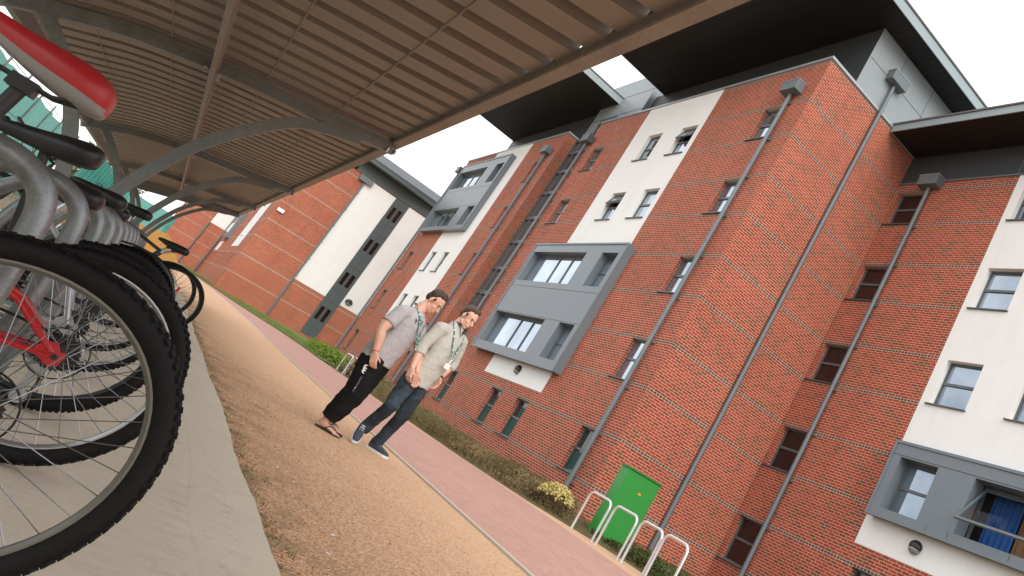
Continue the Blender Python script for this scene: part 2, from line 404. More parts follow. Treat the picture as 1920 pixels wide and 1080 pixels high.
M['shoe'] = mat('slate_canvas', (.045,.055,.08), .8)
M['sole'] = mat('pale_sole', (.72,.74,.74), .6)
M['sandal'] = mat('dark_sandal', (.03,.028,.024), .7)
M['green_ribbon'] = mat('green_ribbon', (.03,.16,.12), .6)
M['white_dot'] = mat('white_print', (.85,.87,.85), .6)
M['print'] = mat('grey_print', (.10,.095,.12), .8)
M['wristband'] = mat('red_wristband', (.5,.03,.03), .5)

# ------------------------------------------------------------------ ground
def gz(x):
    return .09*min(max((-20-x)/40., 0), 1)
XS = [60, 30, 12, 6] + [3-1.5*i for i in range(16)] + [-22, -25, -28, -31, -35, -40, -45, -50, -55, -60, -70, -85, -100, -130, -180, -300]
def strip(name, m, f0, f1, dz, xs=XS, thick=0, wob=0, ny=1):
    mb = MB(); rows = []
    for i, x in enumerate(xs):
        a, b = f0(x), f1(x); z = gz(x) + dz
        rows.append([(x, a + (b-a)*j/ny, z) for j in range(ny+1)])
    vs = [p for r in rows for p in r]; n = ny+1
    fs = [(i*n+j, i*n+j+1, (i+1)*n+j+1, (i+1)*n+j) for i in range(len(rows)-1) for j in range(ny)]
    mb._add(vs, fs)
    if thick:
        for k, (ya, yb) in enumerate(zip(rows[:-1], rows[1:])):
            for j in (0, ny):
                a, b = ya[j], yb[j]; mb.quad(a, b, (b[0], b[1], b[2]-thick), (a[0], a[1], a[2]-thick))
        for r in (rows[0], rows[-1]):
            a, b = r[0], r[-1]; mb.quad(a, b, (b[0], b[1], b[2]-thick), (a[0], a[1], a[2]-thick))
    return mb.build(name, m)
def interp(pts):
    pts = sorted(pts)
    def f(x):
        if x <= pts[0][0]: return pts[0][1]
        for (a, ya), (b, yb) in zip(pts[:-1], pts[1:]):
            if x <= b: return ya + (yb-ya)*(x-a)/(b-a)
        return pts[-1][1]
    return f
kerbY = interp([(-300, -8), (-100, -.6), (-60.6, 2.48), (-45, 3.1), (-33, 3.2), (-20, 3.2), (0, 3.22), (60, 3.2)])
farY = interp([(-300, -4), (-110, 1.0), (-63, 2.9), (-51, 3.9), (-45, 4.75), (-40, 5.55), (-36, 5.9), (-30, 5.95), (-19, 6.15), (-15.5, 6.6), (-12.5, 6.85), (-9, 6.9), (0, 6.9), (60, 6.9)])
tanY = interp([(-300, -3.9), (-30, 5.97), (-16, 6.62), (-13, 7.15), (-12, 7.8), (-10, 8.0), (0, 8.0), (60, 8.0)])
struct(strip('ground', M['scrub'], lambda x: -300, lambda x: 300, -.012, [300] + XS + [-600]))
struct(strip('gravel', M['gravel'], lambda x: .86, lambda x: kerbY(x), 0))
fine = [12 - .5*i for i in range(70)] + XS[-13:]
struct(strip('brick_path', M['paver'], lambda x: kerbY(x)+.03, farY, .004))
struct(strip('sandy_edge', M['gravel'], farY, tanY, .001))
lawnx = [x for x in XS if x <= -31]
struct(strip('lawn', M['lawn'], lambda x: farY(x)+.0, lambda x: 12, .03, lawnx))
struct(strip('soil', M['soil'], tanY, lambda x: 16, .0, [x for x in XS if x >= -31]))
mb = MB()
for a, b in zip(XS[:-1], XS[1:]):
    if a > 20 or a < -99: continue
    za, zb = gz(a)+.022, gz(b)+.022
    y0, y1 = kerbY(a), kerbY(b)
    A = [(a, y0-.018, za), (a, y0+.03, za), (b, y1+.03, zb), (b, y1-.018, zb)]
    mb._add(A + [(p[0], p[1], p[2]-.06) for p in A], [(0,1,2,3), (0,4,5,1), (3,2,6,7), (0,3,7,4), (1,5,6,2)])
struct(mb.build('path_edging', M['kerb']))
# concrete slab under the bike shelter with a worn, slightly wandering edge and a saw-cut groove
rnd = random.Random(3)
mb = MB(); xs = [6 - .12*i for i in range(270)]
prev = None; e = 0
for x in xs:
    e = e*.86 + rnd.uniform(-.006, .006)
    y = .875 + e + .006*math.sin(x*1.7)
    cur = ((x, y, .042), (x, y+.012, .03), (x, y+.016, -.03), (x, .60+.02*math.sin(x*2.3)+e, .043), (x, .588+.02*math.sin(x*2.3)+e, .0418), (x, .560+.02*math.sin(x*2.3)+e, .043), (x, -2.2, .043), (x, -2.2, -.03))
    if prev:
        for i, j in ((0,1),(1,2),(0,3),(3,4),(4,5),(5,6),(6,7)): mb.quad(prev[i], prev[j], cur[j], cur[i])
    prev = cur
struct(mb.build('concrete_slab', M['concrete']))

# ------------------------------------------------------------------ buildings
def pt(axis, c, u, d, z):
    return (u, c+d, z) if axis == 'Y' else (c-d, u, z)
def wall(mb, axis, c, u0, u1, z0, z1, holes, depth=.16, skip=()):
    us = sorted(set([u0, u1] + [h[i] for h in list(holes)+list(skip) for i in (0, 1) if u0 < h[i] < u1]))
    zs = sorted(set([z0, z1] + [h[i] for h in list(holes)+list(skip) for i in (2, 3) if z0 < h[i] < z1]))
    for a, b in zip(us[:-1], us[1:]):
        for p, q in zip(zs[:-1], zs[1:]):
            mu, mz = (a+b)/2, (p+q)/2
            if any(h[0] < mu < h[1] and h[2] < mz < h[3] for h in list(holes)+list(skip)): continue
            mb.quad(pt(axis, c, a, 0, p), pt(axis, c, b, 0, p), pt(axis, c, b, 0, q), pt(axis, c, a, 0, q))
    for h in holes:
        a, b, p, q = h[:4]
        for (ua, za, ub, zb) in ((a,p,a,q), (b,p,b,q), (a,q,b,q), (a,p,b,p)):
            mb.quad(pt(axis, c, ua, 0, za), pt(axis, c, ub, 0, zb), pt(axis, c, ub, depth, zb), pt(axis, c, ua, depth, za))
def pbox(mb, axis, c, u0, u1, d0, d1, z0, z1):
    if axis == 'Y': mb.box(u0, u1, c+d0, c+d1, z0, z1)
    else: mb.box(c-d1, c-d0, u0, u1, z0, z1)

SILL = [.775 + 2.85*k for k in range(5)]      # band centres
def wz(k): return (SILL[k] + .0375, SILL[k] + 1.3125)

def window(parent, axis, c, u0, u1, z0, z1, glass, d=.12, sill=True, split=.5, tilt=None, mull=(), blind=None, narrow=.05):
    f = MB(); fw = narrow; D0, D1 = d, d+.05
    for (a, b, p, q) in ((u0, u0+fw, z0, z1), (u1-fw, u1, z0, z1), (u0+fw, u1-fw, z1-fw, z1), (u0+fw, u1-fw, z0, z0+fw)):
        pbox(f, axis, c, a, b, D0, D1, p, q)
    zm = z0 + (z1-z0)*split
    if not mull: pbox(f, axis, c, u0+fw, u1-fw, D0-.008, D1, zm-.035, zm+.035)
    for q in mull:
        um = u0 + (u1-u0)*q; pbox(f, axis, c, um-.03, um+.03, D0-.005, D1, z0+fw, z1-fw)
    fo = f.build('window', M['frame'], parent)
    g = MB()
    cells = [(u0+fw, u1-fw, z0+fw, z1-fw)] if mull else [(u0+fw, u1-fw, z0+fw, zm-.035), (u0+fw, u1-fw, zm+.035, z1-fw)]
    for k, (a, b, p, q) in enumerate(cells):
        if tilt and k == tilt[0]: continue
        dd = .03
        g.quad(pt(axis, c, a, D0+dd, p), pt(axis, c, b, D0+dd, p), pt(axis, c, b, D0+dd, q), pt(axis, c, a, D0+dd, q))
    if g.v: g.build('pane', glass, fo)
    if tilt:
        a, b, p, q = cells[tilt[0]]; ang = tilt[1]; H = q-p
        s = MB(); sn, cs = math.sin(ang), math.cos(ang)
        def tp(u, h, t): return Vector(pt(axis, c, u, D0-.02 - h*sn + t*cs, q - h*cs - t*sn))
        def bar(ua, ub, ha, hb):
            s._add([tp(ua,ha,0), tp(ub,ha,0), tp(ub,hb,0), tp(ua,hb,0), tp(ua,ha,.04), tp(ub,ha,.04), tp(ub,hb,.04), tp(ua,hb,.04)],
                   [(0,1,2,3),(4,7,6,5),(0,4,5,1),(1,5,6,2),(2,6,7,3),(3,7,4,0)])
        w = .045
        bar(a, a+w, 0, H); bar(b-w, b, 0, H); bar(a+w, b-w, 0, w); bar(a+w, b-w, H-w, H)
        s.build('open_sash', M['frame'], fo)
        g2 = MB(); g2.quad(tp(a+w,w,.02), tp(b-w,w,.02), tp(b-w,H-w,.02), tp(a+w,H-w,.02)); g2.build('pane', glass if tilt[2:] == () else M['clear'], fo)
        if tilt[2:] == ():
            g3 = MB(); g3.quad(pt(axis,c,a,D1+.12,p), pt(axis,c,b,D1+.12,p), pt(axis,c,b,D1+.12,q), pt(axis,c,a,D1+.12,q)); g3.build('dark_room', M['core'], fo)
    if blind:
        g = MB(); a, b, p, q = cells[0]
        pbox(g, axis, c, a+.1, b-.02, D0+.012, D0+.026, p+.02, p+(q-p)*.93); g.build('blind', blind, fo)
    if sill:
        g = MB(); pbox(g, axis, c, u0-.10, u1+.03, -.06, d, z0-.032, z0-.002); g.build('sill', M['sill'], fo)
    return fo

def drainpipe(parent, axis, c, u, z0, z1, hop=True, r=.066, off=.12, hw=.38):
    m = MB(); m.tube([pt(axis, c, u, -off, z0), pt(axis, c, u, -off, (z0+z1)/2), pt(axis, c, u, -off, z1+.02)], r, 14)
    for i in range(1, int((z1-z0)/2.85)+1):
        zc = z0 + i*2.85 - .4
        if zc < z1-.5: m.tube([pt(axis, c, u, -off, zc-.03), pt(axis, c, u, -off, zc+.03)], r+.010, 14)
    p = m.build('drainpipe', M['pipe'], parent, smooth=True)
    zc = z0+.5
    while zc < z1-.3:
        b = MB(); pbox(b, axis, c, u-.012, u+.16, -.05, -.0, zc-.018, zc+.018); pbox(b, axis, c, u-.07, u+.07, -off-.01, -.05, zc-.012, zc+.012); zc += 1.43; b.build('bracket', M['pipe'], p)
    if hop:
        h = MB()
        z = z1; w = hw
        h.prism([(-w, .0), (w, .0), (w, .36), (-w, .36)], lambda a, b_: pt(axis, c, u+a, -.34, z+b_), lambda a, b_: pt(axis, c, u+a, -.01, z+b_))
        ho = h.build('hopper', M['pipe'], p, bevel=.008)
        r_ = MB(); pbox(r_, axis, c, u-w-.012, u+w+.012, -.355, -.008, z+.345, z+.37); r_.build('hopper_rim', M['coping'], p)
    return p

def wall_lamp(parent, axis, c, u, z, s=1.0):
    b = MB(); n = 14
    # oval bulkhead lamp: dark hood over a pale lens
    prof = []
    A = [Vector(pt(axis, c, 1, 0, 0))-Vector(pt(axis, c, 0, 0, 0)), Vector(pt(axis, c, 0, 1, 0))-Vector(pt(axis, c, 0, 0, 0)), Vector((0,0,1))]
    b.ell(pt(axis, c, u, -.05, z+.03), (.17*s, .13*s, .15*s), 18, 10, ax=A)
    l = b.build('wall_light', M['lamp_black'], parent, smooth='full')
    g = MB(); g.ell(pt(axis, c, u, -.055, z-.045), (.148*s, .125*s, .105*s), 18, 10, ax=A); g.build('lens', M['lamp_glass'], l, smooth='full')

def bay(parent, axis, c, u0, u1, z0, z1, rows, cols, proud=.3, back=.03, divs=()):
    """projecting grey metal bay; rows=(zlo,zhi) of openings, cols=(ulo,uhi,mullions,kind)"""
    holes = [(a, b, p, q) for (p, q) in rows for (a, b, _) in cols]
    m = MB(); wall(m, axis, c-proud if axis == 'Y' else c+proud, u0, u1, z0, z1, holes, proud+back)
    for (ua, za, ub, zb) in ((u0,z0,u0,z1), (u1,z0,u1,z1), (u0,z1,u1,z1), (u0,z0,u1,z0)):
        m.quad(pt(axis,c,ua,-proud,za), pt(axis,c,ub,-proud,zb), pt(axis,c,ub,.0,zb), pt(axis,c,ua,.0,za))
    o = m.build('bay', M['clad'], parent)
    # panel joints standing 3 mm proud as thin dark gaskets, projecting edge frame
    j = MB()
    for zz in divs: pbox(j, axis, c, u0+.02, u1-.02, -proud-.004, -proud+.001, zz-.008, zz+.008)
    for (a, b, _) in cols:
        for (p, q) in rows:
            pass
    if divs: j.build('panel_joint', M['clad_dark'], o)
    e = MB(); w = .05
    for (a, b, p, q) in ((u0-.02,u0+w,z0-.02,z1+.02),(u1-w,u1+.02,z0-.02,z1+.02),(u0+w,u1-w,z1-w,z1+.02),(u0+w,u1-w,z0-.02,z0+w)):
        pbox(e, axis, c, a, b, -proud-.03, -proud+.0, p, q)
    e.build('bay_edge', M['clad'], o)
    for (p, q) in rows:
        for k, (a, b, mu) in enumerate(cols):
            window(o_parent(parent), axis, c, a, b, p, q, M['glass'], d=back-.06, sill=False, mull=mu, narrow=.07)
    return o
def o_parent(p): return p

YA, YC, XB = 10.5, 15.12, -17.65
TOPA = 15.08
B1 = thing('residential_block', 'long five storey brick block with white strips, grey bays and black roof overhangs', 'building', (-30, 12, 0))
# --- windows list for the long front (Y = YA)
HA = []   # (u0,u1,z0,z1,kind)
def addw(u0, u1, ks, kind='n'):
    for k in ks: HA.append((u0, u1, *wz(k), kind))
addw(-19.75, -18.70, (1,2,3,4)); addw(-19.75, -18.70, (0,), 'g')
addw(-27.10, -26.02, (3,4), 'r'); addw(-24.65, -23.55, (3,4), 'r'); addw(-27.10, -26.05, (0,), 'g'); addw(-24.65, -23.60, (0,), 'g')
addw(-32.0, -30.95, (3,4)); addw(-32.0, -30.95, (0,), 'g')
addw(-38.9, -37.85, (0,1,2,3,4))
addw(-51.35, -50.3, (0,1,2)); addw(-46.35, -45.3, (1,2), 'r'); addw(-44.0, -42.95, (1,2), 'r'); addw(-46.35, -45.3, (0,)); addw(-44.0, -42.95, (0,))
RA = [(-28.47, -23.25, 8.06, TOPA-.01), (-28.6, -23.25, 2.50, 3.22), (-46.88, -41.2, 2.50, 9.15), (-46.88, -41.2, 14.28, TOPA-.01), (-42.6, -41.2, 9.15, 14.28)]
bayA = (-30.55, -22.70, 3.22, 8.06); bayA2 = (-51.25, -42.6, 9.15, 14.28)
holes = [h for h in HA]
w = MB()
wall(w, 'Y', YA, -33.05, XB, 0, TOPA, [h for h in holes if h[0] > -33 and h[4] != 'r'], .26, skip=[r for r in RA if r[0] > -33] + [bayA])
wall(w, 'Y', YA, -52.55, -36.6, 0, TOPA, [h for h in holes if h[0] < -36 and h[4] != 'r'], .26, skip=[r for r in RA if r[0] < -33] + [bayA2])
# recess returns, end returns
w.quad((-36.6, YA, 0), (-36.6, 11.15, 0), (-36.6, 11.15, TOPA), (-36.6, YA, TOPA))
w.quad((-33.05, YA, 0), (-33.05, 11.15, 0), (-33.05, 11.15, TOPA), (-33.05, YA, TOPA))
w.quad((-52.55, YA, 0), (-52.55, 20, 0), (-52.55, 20, TOPA), (-52.55, YA, TOPA))
w.build('brick_wall', M['brick'], B1)
w = MB()      # tower flank facing along the path
w.quad((XB, YA, 0), (XB, YC, 0), (XB, YC, TOPA), (XB, YA, TOPA)); w.quad((XB, YC, 13.8), (XB, 18, 13.8), (XB, 18, TOPA), (XB, YC, TOPA))
w.build('brick_wall', M['brick'], B1)
for R_ in RA:
    r = MB(); wall(r, 'Y', YA-.012, R_[0], R_[1], R_[2], R_[3], [h for h in HA if h[4] == 'r' and R_[0] < h[0] < R_[1] and R_[2] < h[2] < R_[3]], .26)
    for (ua, za, ub, zb) in ((R_[0],R_[2],R_[0],R_[3]), (R_[1],R_[2],R_[1],R_[3]), (R_[0],R_[2],R_[1],R_[2])):
        r.quad((ua, YA-.012, za), (ub, YA-.012, zb), (ub, YA+.02, zb), (ua, YA+.02, za))
    r.build('render_panel', M['render'], B1)
tl = {(-24.65, 4): 1, (-27.10, 3): 1}
for (a, b, p, q, kind) in HA:
    k = round((p - SILL[0])/2.85)
    t_ = (1, .42) if (a, k) in tl else None
    bl = M['green_blind'] if kind == 'g' else None
    window(B1, 'Y', YA-(.012 if kind == 'r' else 0), a, b, p, q, M['glass_ground'] if k == 0 else M['glass'], d=.14, tilt=t_, blind=bl, split=.52)
cols = [(-30.3, -25.45, (.46, .70)), (-24.22, -23.05, ())]
bay(B1, 'Y', YA, *bayA, [(6.32, 7.68), (3.54, 4.86)], cols, divs=(6.08, 4.90))
cols2 = [(-51.0, -45.75, (.46, .70)), (-44.2, -42.95, ())]
bay(B1, 'Y', YA, *bayA2, [(12.38, 13.72), (9.42, 10.72)], cols2, divs=(12.12, 10.82))
# stair recess glazing
g = MB()
zs = [0.2, 3.1, 4.4, 5.95, 7.3, 8.8, 10.2, 11.7, 13.0, 14.2, 15.0]
for z0, z1 in zip(zs[:-1], zs[1:]): g.quad((-36.6, 11.1, z0+.06), (-33.05, 11.1, z0+.06), (-33.05, 11.1, z1-.06), (-36.6, 11.1, z1-.06))
st = MB()
for z0 in zs: st.box(-36.6, -33.05, 11.02, 11.14, z0-.09, z0+.09)
for x in (-36.55, -35.9, -33.1): st.box(x-.04, x+.04, 11.01, 11.13, .1, 15)
so = st.build('stair_window', M['frame'], B1); g.build('pane', M['glass_stair'], so)
# copings
cp = MB()
cp.box(-33.08, XB+.06, YA-.05, YA+.25, TOPA, TOPA+.09); cp.box(XB-.2, XB+.055, YA+.25, 18, TOPA, TOPA+.09)
cp.box(-52.6, -36.55, YA-.05, YA+.25, TOPA, TOPA+.09); cp.box(-36.75, -36.55, YA+.25, 11.3, TOPA, TOPA+.09)
cp.build('coping', M['coping'], B1)
# rear wing front (Y = YC)
HC = [(-17.45, -16.4, *wz(k), 'c') for k in range(5)] + [(-12.88, -11.8, *wz(k), 'r') for k in (2,3,4)] + [(-10.6, -9.55, *wz(k), 'r') for k in (2,3,4)] + [(-13.0, -11.9, *wz(0), 'n'), (-10.0, -8.9, *wz(0), 'n')]
TOPC = 13.8
RC = [(-13.18, -5.3, 5.28, TOPC-.01), (-13.25, -5.3, 2.62, 3.36)]; bayC = (-13.05, -5.15, 3.36, 5.28)
w = MB(); wall(w, 'Y', YC, XB, -1, 0, TOPC, [h for h in HC if h[4] != 'r'], .24, skip=RC + [bayC]); w.build('brick_wall', M['brick'], B1)
for R_ in RC:
    r = MB(); wall(r, 'Y', YC-.012, *R_, [h for h in HC if h[4] == 'r' and R_[2] < h[2] < R_[3]], .24)
    for (ua, za, ub, zb) in ((R_[0],R_[2],R_[0],R_[3]), (R_[0],R_[2],R_[1],R_[2])):
        r.quad((ua, YC-.012, za), (ub, YC-.012, zb), (ub, YC+.02, zb), (ua, YC+.02, za))
    r.build('render_panel', M['render'], B1)
for (a, b, p, q, kind) in HC:
    window(B1, 'Y', YC-(.012 if kind == 'r' else 0), a, b, p, q, M['glass_dark'] if kind == 'c' else (M['glass_ground'] if p < 1 else M['glass_rear']), d=.16, split=.52)
# bay with the open sash
bc = MB(); prd = .3; rowz = (3.58, 4.90); cc = [(-12.75, -11.62), (-10.6, -5.75)]
wall(bc, 'Y', YC-prd, *bayC, [(a, b, *rowz) for a, b in cc], prd+.10)
u0, u1, z0, z1 = bayC
for (ua, za, ub, zb) in ((u0,z0,u0,z1), (u1,z0,u1,z1), (u0,z1,u1,z1), (u0,z0,u1,z0)): bc.quad((ua, YC-prd, za), (ub, YC-prd, zb), (ub, YC, zb), (ua, YC, za))
bco = bc.build('bay', M['clad'], B1)
e = MB()
for (a, b, p, q) in ((u0-.02,u0+.05,z0-.02,z1+.02),(u0+.05,u1,z1-.05,z1+.02),(u0+.05,u1,z0-.02,z0+.05)): e.box(a, b, YC-prd-.03, YC-prd, p, q)
e.build('bay_edge', M['clad'], bco)
j = MB(); j.box(u0+.02, u1, YC-prd-.004, YC-prd+.001, 4.935, 4.951)
for x in (-11.3, -10.72, -9.2): j.box(x-.006, x+.006, YC-prd-.004, YC-prd+.001, z0+.05, 3.56)
j.build('panel_joint', M['clad_dark'], bco)
window(B1, 'Y', YC, -12.75, -11.62, *rowz, M['glass_rear'], d=.04, sill=False, split=.5, narrow=.06)
# wide window: outer frame, room behind with curtains, one top-hung sash pushed open
f = MB()
for (a, b, p, q) in ((-10.6,-10.54,*rowz), (-8.78,-8.70,*rowz), (-5.81,-5.75,*rowz), (-10.54,-8.78,rowz[1]-.06,rowz[1]), (-10.54,-8.78,rowz[0],rowz[0]+.06), (-8.70,-5.81,rowz[1]-.06,rowz[1]), (-8.70,-5.81,rowz[0],rowz[0]+.06)): f.box(a, b, YC+.14, YC+.2, p, q)
fo = f.build('window', M['frame'], B1)
g = MB(); g.quad((-8.7, YC+.17, rowz[0]+.06), (-5.81, YC+.17, rowz[0]+.06), (-5.81, YC+.17, rowz[1]-.06), (-8.7, YC+.17, rowz[1]-.06)); g.build('pane', M['glass'], fo)
ang = .62; sn, cs = math.sin(ang), math.cos(ang); Hs = 1.2; s = MB()
def tp(u, h, t): return Vector((u, YC+.12 - h*sn + t*cs, rowz[1]-.05 - h*cs - t*sn))
def bar(s, ua, ub, ha, hb):
    s._add([tp(ua,ha,0), tp(ub,ha,0), tp(ub,hb,0), tp(ua,hb,0), tp(ua,ha,.045), tp(ub,ha,.045), tp(ub,hb,.045), tp(ua,hb,.045)], [(0,1,2,3),(4,7,6,5),(0,4,5,1),(1,5,6,2),(2,6,7,3),(3,7,4,0)])
bar(s, -10.55, -10.48, 0, Hs); bar(s, -8.84, -8.77, 0, Hs); bar(s, -10.48, -8.84, 0, .07); bar(s, -10.48, -8.84, Hs-.07, Hs)
s.build('open_sash', M['pipe'], fo)
g = MB(); g.quad(tp(-10.48,.07,.02), tp(-8.84,.07,.02), tp(-8.84,Hs-.07,.02), tp(-10.48,Hs-.07,.02)); g.build('pane', M['clear'], fo)
cu = MB()
for i in range(15):
    x = -10.40 + i*.05; cu.quad((x, YC+.34+.03*math.sin(i*2.1), 3.5), (x+.05, YC+.34+.03*math.sin((i+1)*2.1), 3.5), (x+.05, YC+.34+.03*math.sin((i+1)*2.1), 4.9), (x, YC+.34+.03*math.sin(i*2.1), 4.9))
cu.build('blue_curtain', M['blue'], fo)
cu = MB()
for i in range(26):
    x = -9.64 + i*.05; cu.quad((x, YC+.40+.02*math.sin(i*1.9), 3.5), (x+.05, YC+.40+.02*math.sin((i+1)*1.9), 3.5), (x+.05, YC+.40+.02*math.sin((i+1)*1.9), 4.9), (x, YC+.40+.02*math.sin(i*1.9), 4.9))
cu.build('brown_curtain', M['tan'], fo)
rm = MB(); rm.box(-11, -8.4, YC+.5, YC+2.5, 3.3, 5.2); rm.build('dark_room', M['core'], fo)
# upper storey boxes, roofs
ph = MB(); ph.quad((-31.9, 11.65, TOPA), (XB, 11.65, TOPA), (XB, 11.65, 17.5), (-31.9, 11.65, 17.5)); ph.quad((-31.9,11.65,TOPA), (-31.9,20,TOPA), (-31.9,20,17.5), (-31.9,11.65,17.5))
ph.quad((-50.4, 11.6, TOPA), (-37.3, 11.6, TOPA), (-37.3, 11.6, 17.5), (-50.4, 11.6, 17.5))
ph.build('upper_cladding', M['clad_dark'], B1)  # soffit shade painted into these front walls by the dark cladding tone
ph = MB(); ph.quad((XB, 11.65, TOPA+.09), (XB, 20, TOPA+.09), (XB, 20, 17.5), (XB, 11.65, 17.5)); ph.build('pale_cladding', M['clad_light'], B1); ph = MB()
ph.quad((-50.4, 11.6, TOPA), (-50.4, 20, TOPA), (-50.4, 20, 17.5), (-50.4, 11.6, 17.5))
ph.build('pale_cladding', M['clad_light'], B1); ph = MB()
ph.quad((-37.2, 11.36, TOPA-.1), (-31.95, 11.36, TOPA-.1), (-31.95, 11.36, 18.9), (-37.2, 11.36, 18.9)); ph.quad((-37.2,11.36,TOPA), (-37.2,18,TOPA), (-37.2,18,18.9), (-37.2,11.36,18.9)); ph.quad((-31.95,11.36,TOPA), (-31.95,18,TOPA), (-31.95,18,18.9), (-31.95,11.36,18.9))
ph.build('pale_cladding', M['clad_light'], B1)
j = MB()
for z in (16.6, 17.8): j.box(-37.1, -32.0, 11.352, 11.361, z-.01, z+.01)
for y in (13.0, 14.6): j.box(XB-.001, XB+.005, y-.008, y+.008, TOPA+.09, 17.45)
j.box(XB-.001, XB+.005, 11.7, 16, 16.28, 16.30); j.build('panel_joint', M['clad_dark'], B1)
# upper stair window and louvre
sw = MB(); sw.box(-35.9, -34.3, 11.28, 11.35, 14.9, 16.5); swo = sw.build('stair_window', M['frame'], B1)
g = MB(); g.box(-35.75, -34.45, 11.268, 11.282, 15.0, 15.7); g.build('pane', M['glass'], swo)
g = MB(); g.box(-35.75, -34.45, 11.262, 11.282, 16.0, 16.08); g.box(-35.75, -34.45, 11.262, 11.282, 16.2, 16.28); g.build('louvre', M['soffit'], swo)
v = MB(); v.box(-18.9, -18.75, 11.58, 11.652, 15.75, 15.9); v.build('vent', M['coping'], B1)
def roof(x0, x1, y0, y1, z, t=.32, slope=.0):
    m = MB(); m.box(x0+.03, x1-.03, y0+.03, y1, z, z+.05); so = m.build('soffit', M['soffit'], B1)
    l = MB(); n = int((y1-y0)/.22)
    for i in range(n): l.box(x0+.05, x1-.05, y0+.1+i*.22, y0+.112+i*.22, z-.006, z+.001)
    l.build('soffit_board', M['soffit'], so)
    f = MB(); f.box(x0, x0+.03, y0, y1, z-.03, z+t); f.box(x1-.03, x1, y0, y1, z-.03, z+t); f.box(x0+.03, x1-.03, y0, y0+.03, z-.03, z+t); f.build('fascia', M['fascia'], so)
    r_ = MB(); r_.box(x0-.04, x1+.04, y0-.04, y1, z+t, z+t+.06); r_.build('roof', M['roofing'], so)
roof(-31.2, -16.62, 6.6, 20, 17.46); roof(-50.35, -35.1, 6.2, 20, 17.46)
m = MB(); m.quad((XB+.003, YC, TOPC), (-1, YC, TOPC), (-1, YC, 15), (XB+.003, YC, 15)); m.build('upper_cladding', M['clad_dark'], B1)
roof(XB+.04, -1, 13.72, 22, 14.93, .24)
j = MB(); j.box(-13.3, -13.28, YC-.006, YC+.001, TOPC+.03, 14.9); j.build('panel_joint', M['clad'], B1); j = MB(); j.box(XB+.01, -1, YC-.05, YC+.0, TOPC-.01, TOPC+.03); j.build('panel_joint', M['clad'], B1)
# hidden solid core so that nothing shines through the shell
co = MB(); co.box(-52.5, -37, 11.45, 20, .0, 14.95); co.box(-37, -32.5, 11.45, 20, 0, 18.8); co.box(-32.5, XB-.05, 10.95, 20, .0, 14.95); co.box(-32.4, XB-.05, 11.8, 20, 14.95, 17.4); co.box(-50.3, -37.3, 11.7, 20, 14.95, 17.4); co.box(XB+.05, -11.1, YC+.35, 22, 0, 14.9); co.box(-8.3, -1, YC+.35, 22, 0, 14.9); co.box(-11.1, -8.3, YC+.6, 22, 5.3, 14.9); co.box(-11.1, -8.3, YC+.6, 22, 0, 3.2)
co.build('inner_core', M['core'], B1)
# drainpipes
drainpipe(B1, 'Y', YA, -18.6, .1, 13.80); drainpipe(B1, 'Y', YA, -33.0, .1, 13.85); drainpipe(B1, 'Y', YA, -37.68, .1, 13.8); drainpipe(B1, 'Y', YA, -52.42, .1, 14.0)
drainpipe(B1, 'X', XB, 12.95, .1, 16.15); drainpipe(B1, 'Y', YC, -16.2, .1, 13.5)
wall_lamp(B1, 'Y', YA, -25.75, 2.93, 1.0); wall_lamp(B1, 'Y', YC, -11.55, 3.02, 1.0)
wall_lamp(B1, 'Y', YA, -44.6, 2.9, 1.1)

# --- end block closing the view: faces along the path
B2 = thing('end_block', 'lower brick block at the end of the path with grey window strip between white panels', 'building', (-66, 8, 0))
XD, YE = -61.2, 3.55
wd = MB(); rp = (7.2, 14.2, 3.18, 11.84); gs = (9.5, 10.62, .3, 11.86)
wall(wd, 'X', XD, YE, 20, 0, 11.9, [], skip=[rp, gs]); wd.build('brick_wall', M['brick_far'], B2)
for ya, yb in ((rp[0], gs[0]), (gs[1], rp[1])):
    r = MB(); wall(r, 'X', XD+.012, ya, yb, rp[2], rp[3], []); r.quad((XD+.012,ya,3.18), (XD+.012,yb,3.18), (XD-.01,yb,3.18), (XD-.01,ya,3.18)); r.build('render_panel', M['render'], B2)
g = MB(); hs = [(a, b, z, z+1.0) for z in (1.53, 4.43, 7.32, 10.2) for a, b in ((9.70, 9.98), (10.16, 10.44))]
wall(g, 'X', XD+.05, *gs, hs, .16)
for yy in (gs[0], gs[1]): g.quad((XD+.05, yy, gs[2]), (XD+.05, yy, gs[3]), (XD, yy, gs[3]), (XD, yy, gs[2]))
g.quad((XD+.05, gs[0], gs[2]), (XD+.05, gs[1], gs[2]), (XD, gs[1], gs[2]), (XD, gs[0], gs[2]))
go = g.build('window_strip', M['clad_green'], B2)
for (a, b, p, q) in hs: x = MB(); x.quad((XD-.09, a, p), (XD-.09, b, p), (XD-.09, b, q), (XD-.09, a, q)); x.build('pane', M['glass_dark'], go)
j = MB()
for z in (.95, 3.05, 3.95, 5.9, 6.85, 8.8, 9.75): j.box(XD+.049, XD+.056, gs[0]+.01, gs[1]-.01, z-.012, z+.012)
j.box(XD+.049, XD+.056, 10.06, 10.085, .3, 11.8); j.build('panel_joint', M['clad_dark'], go)
drainpipe(B2, 'X', XD, 7.12, .05, 11.45, hw=.5)
m = MB(); m.box(XD-.3, XD+.06, 6.2, 20, 11.9, 12.75); m.build('upper_cladding', M['clad_green'], B2)
m = MB()
poly = [(5.8, 12.95), (10.24, 12.75), (14.5, 12.62)]
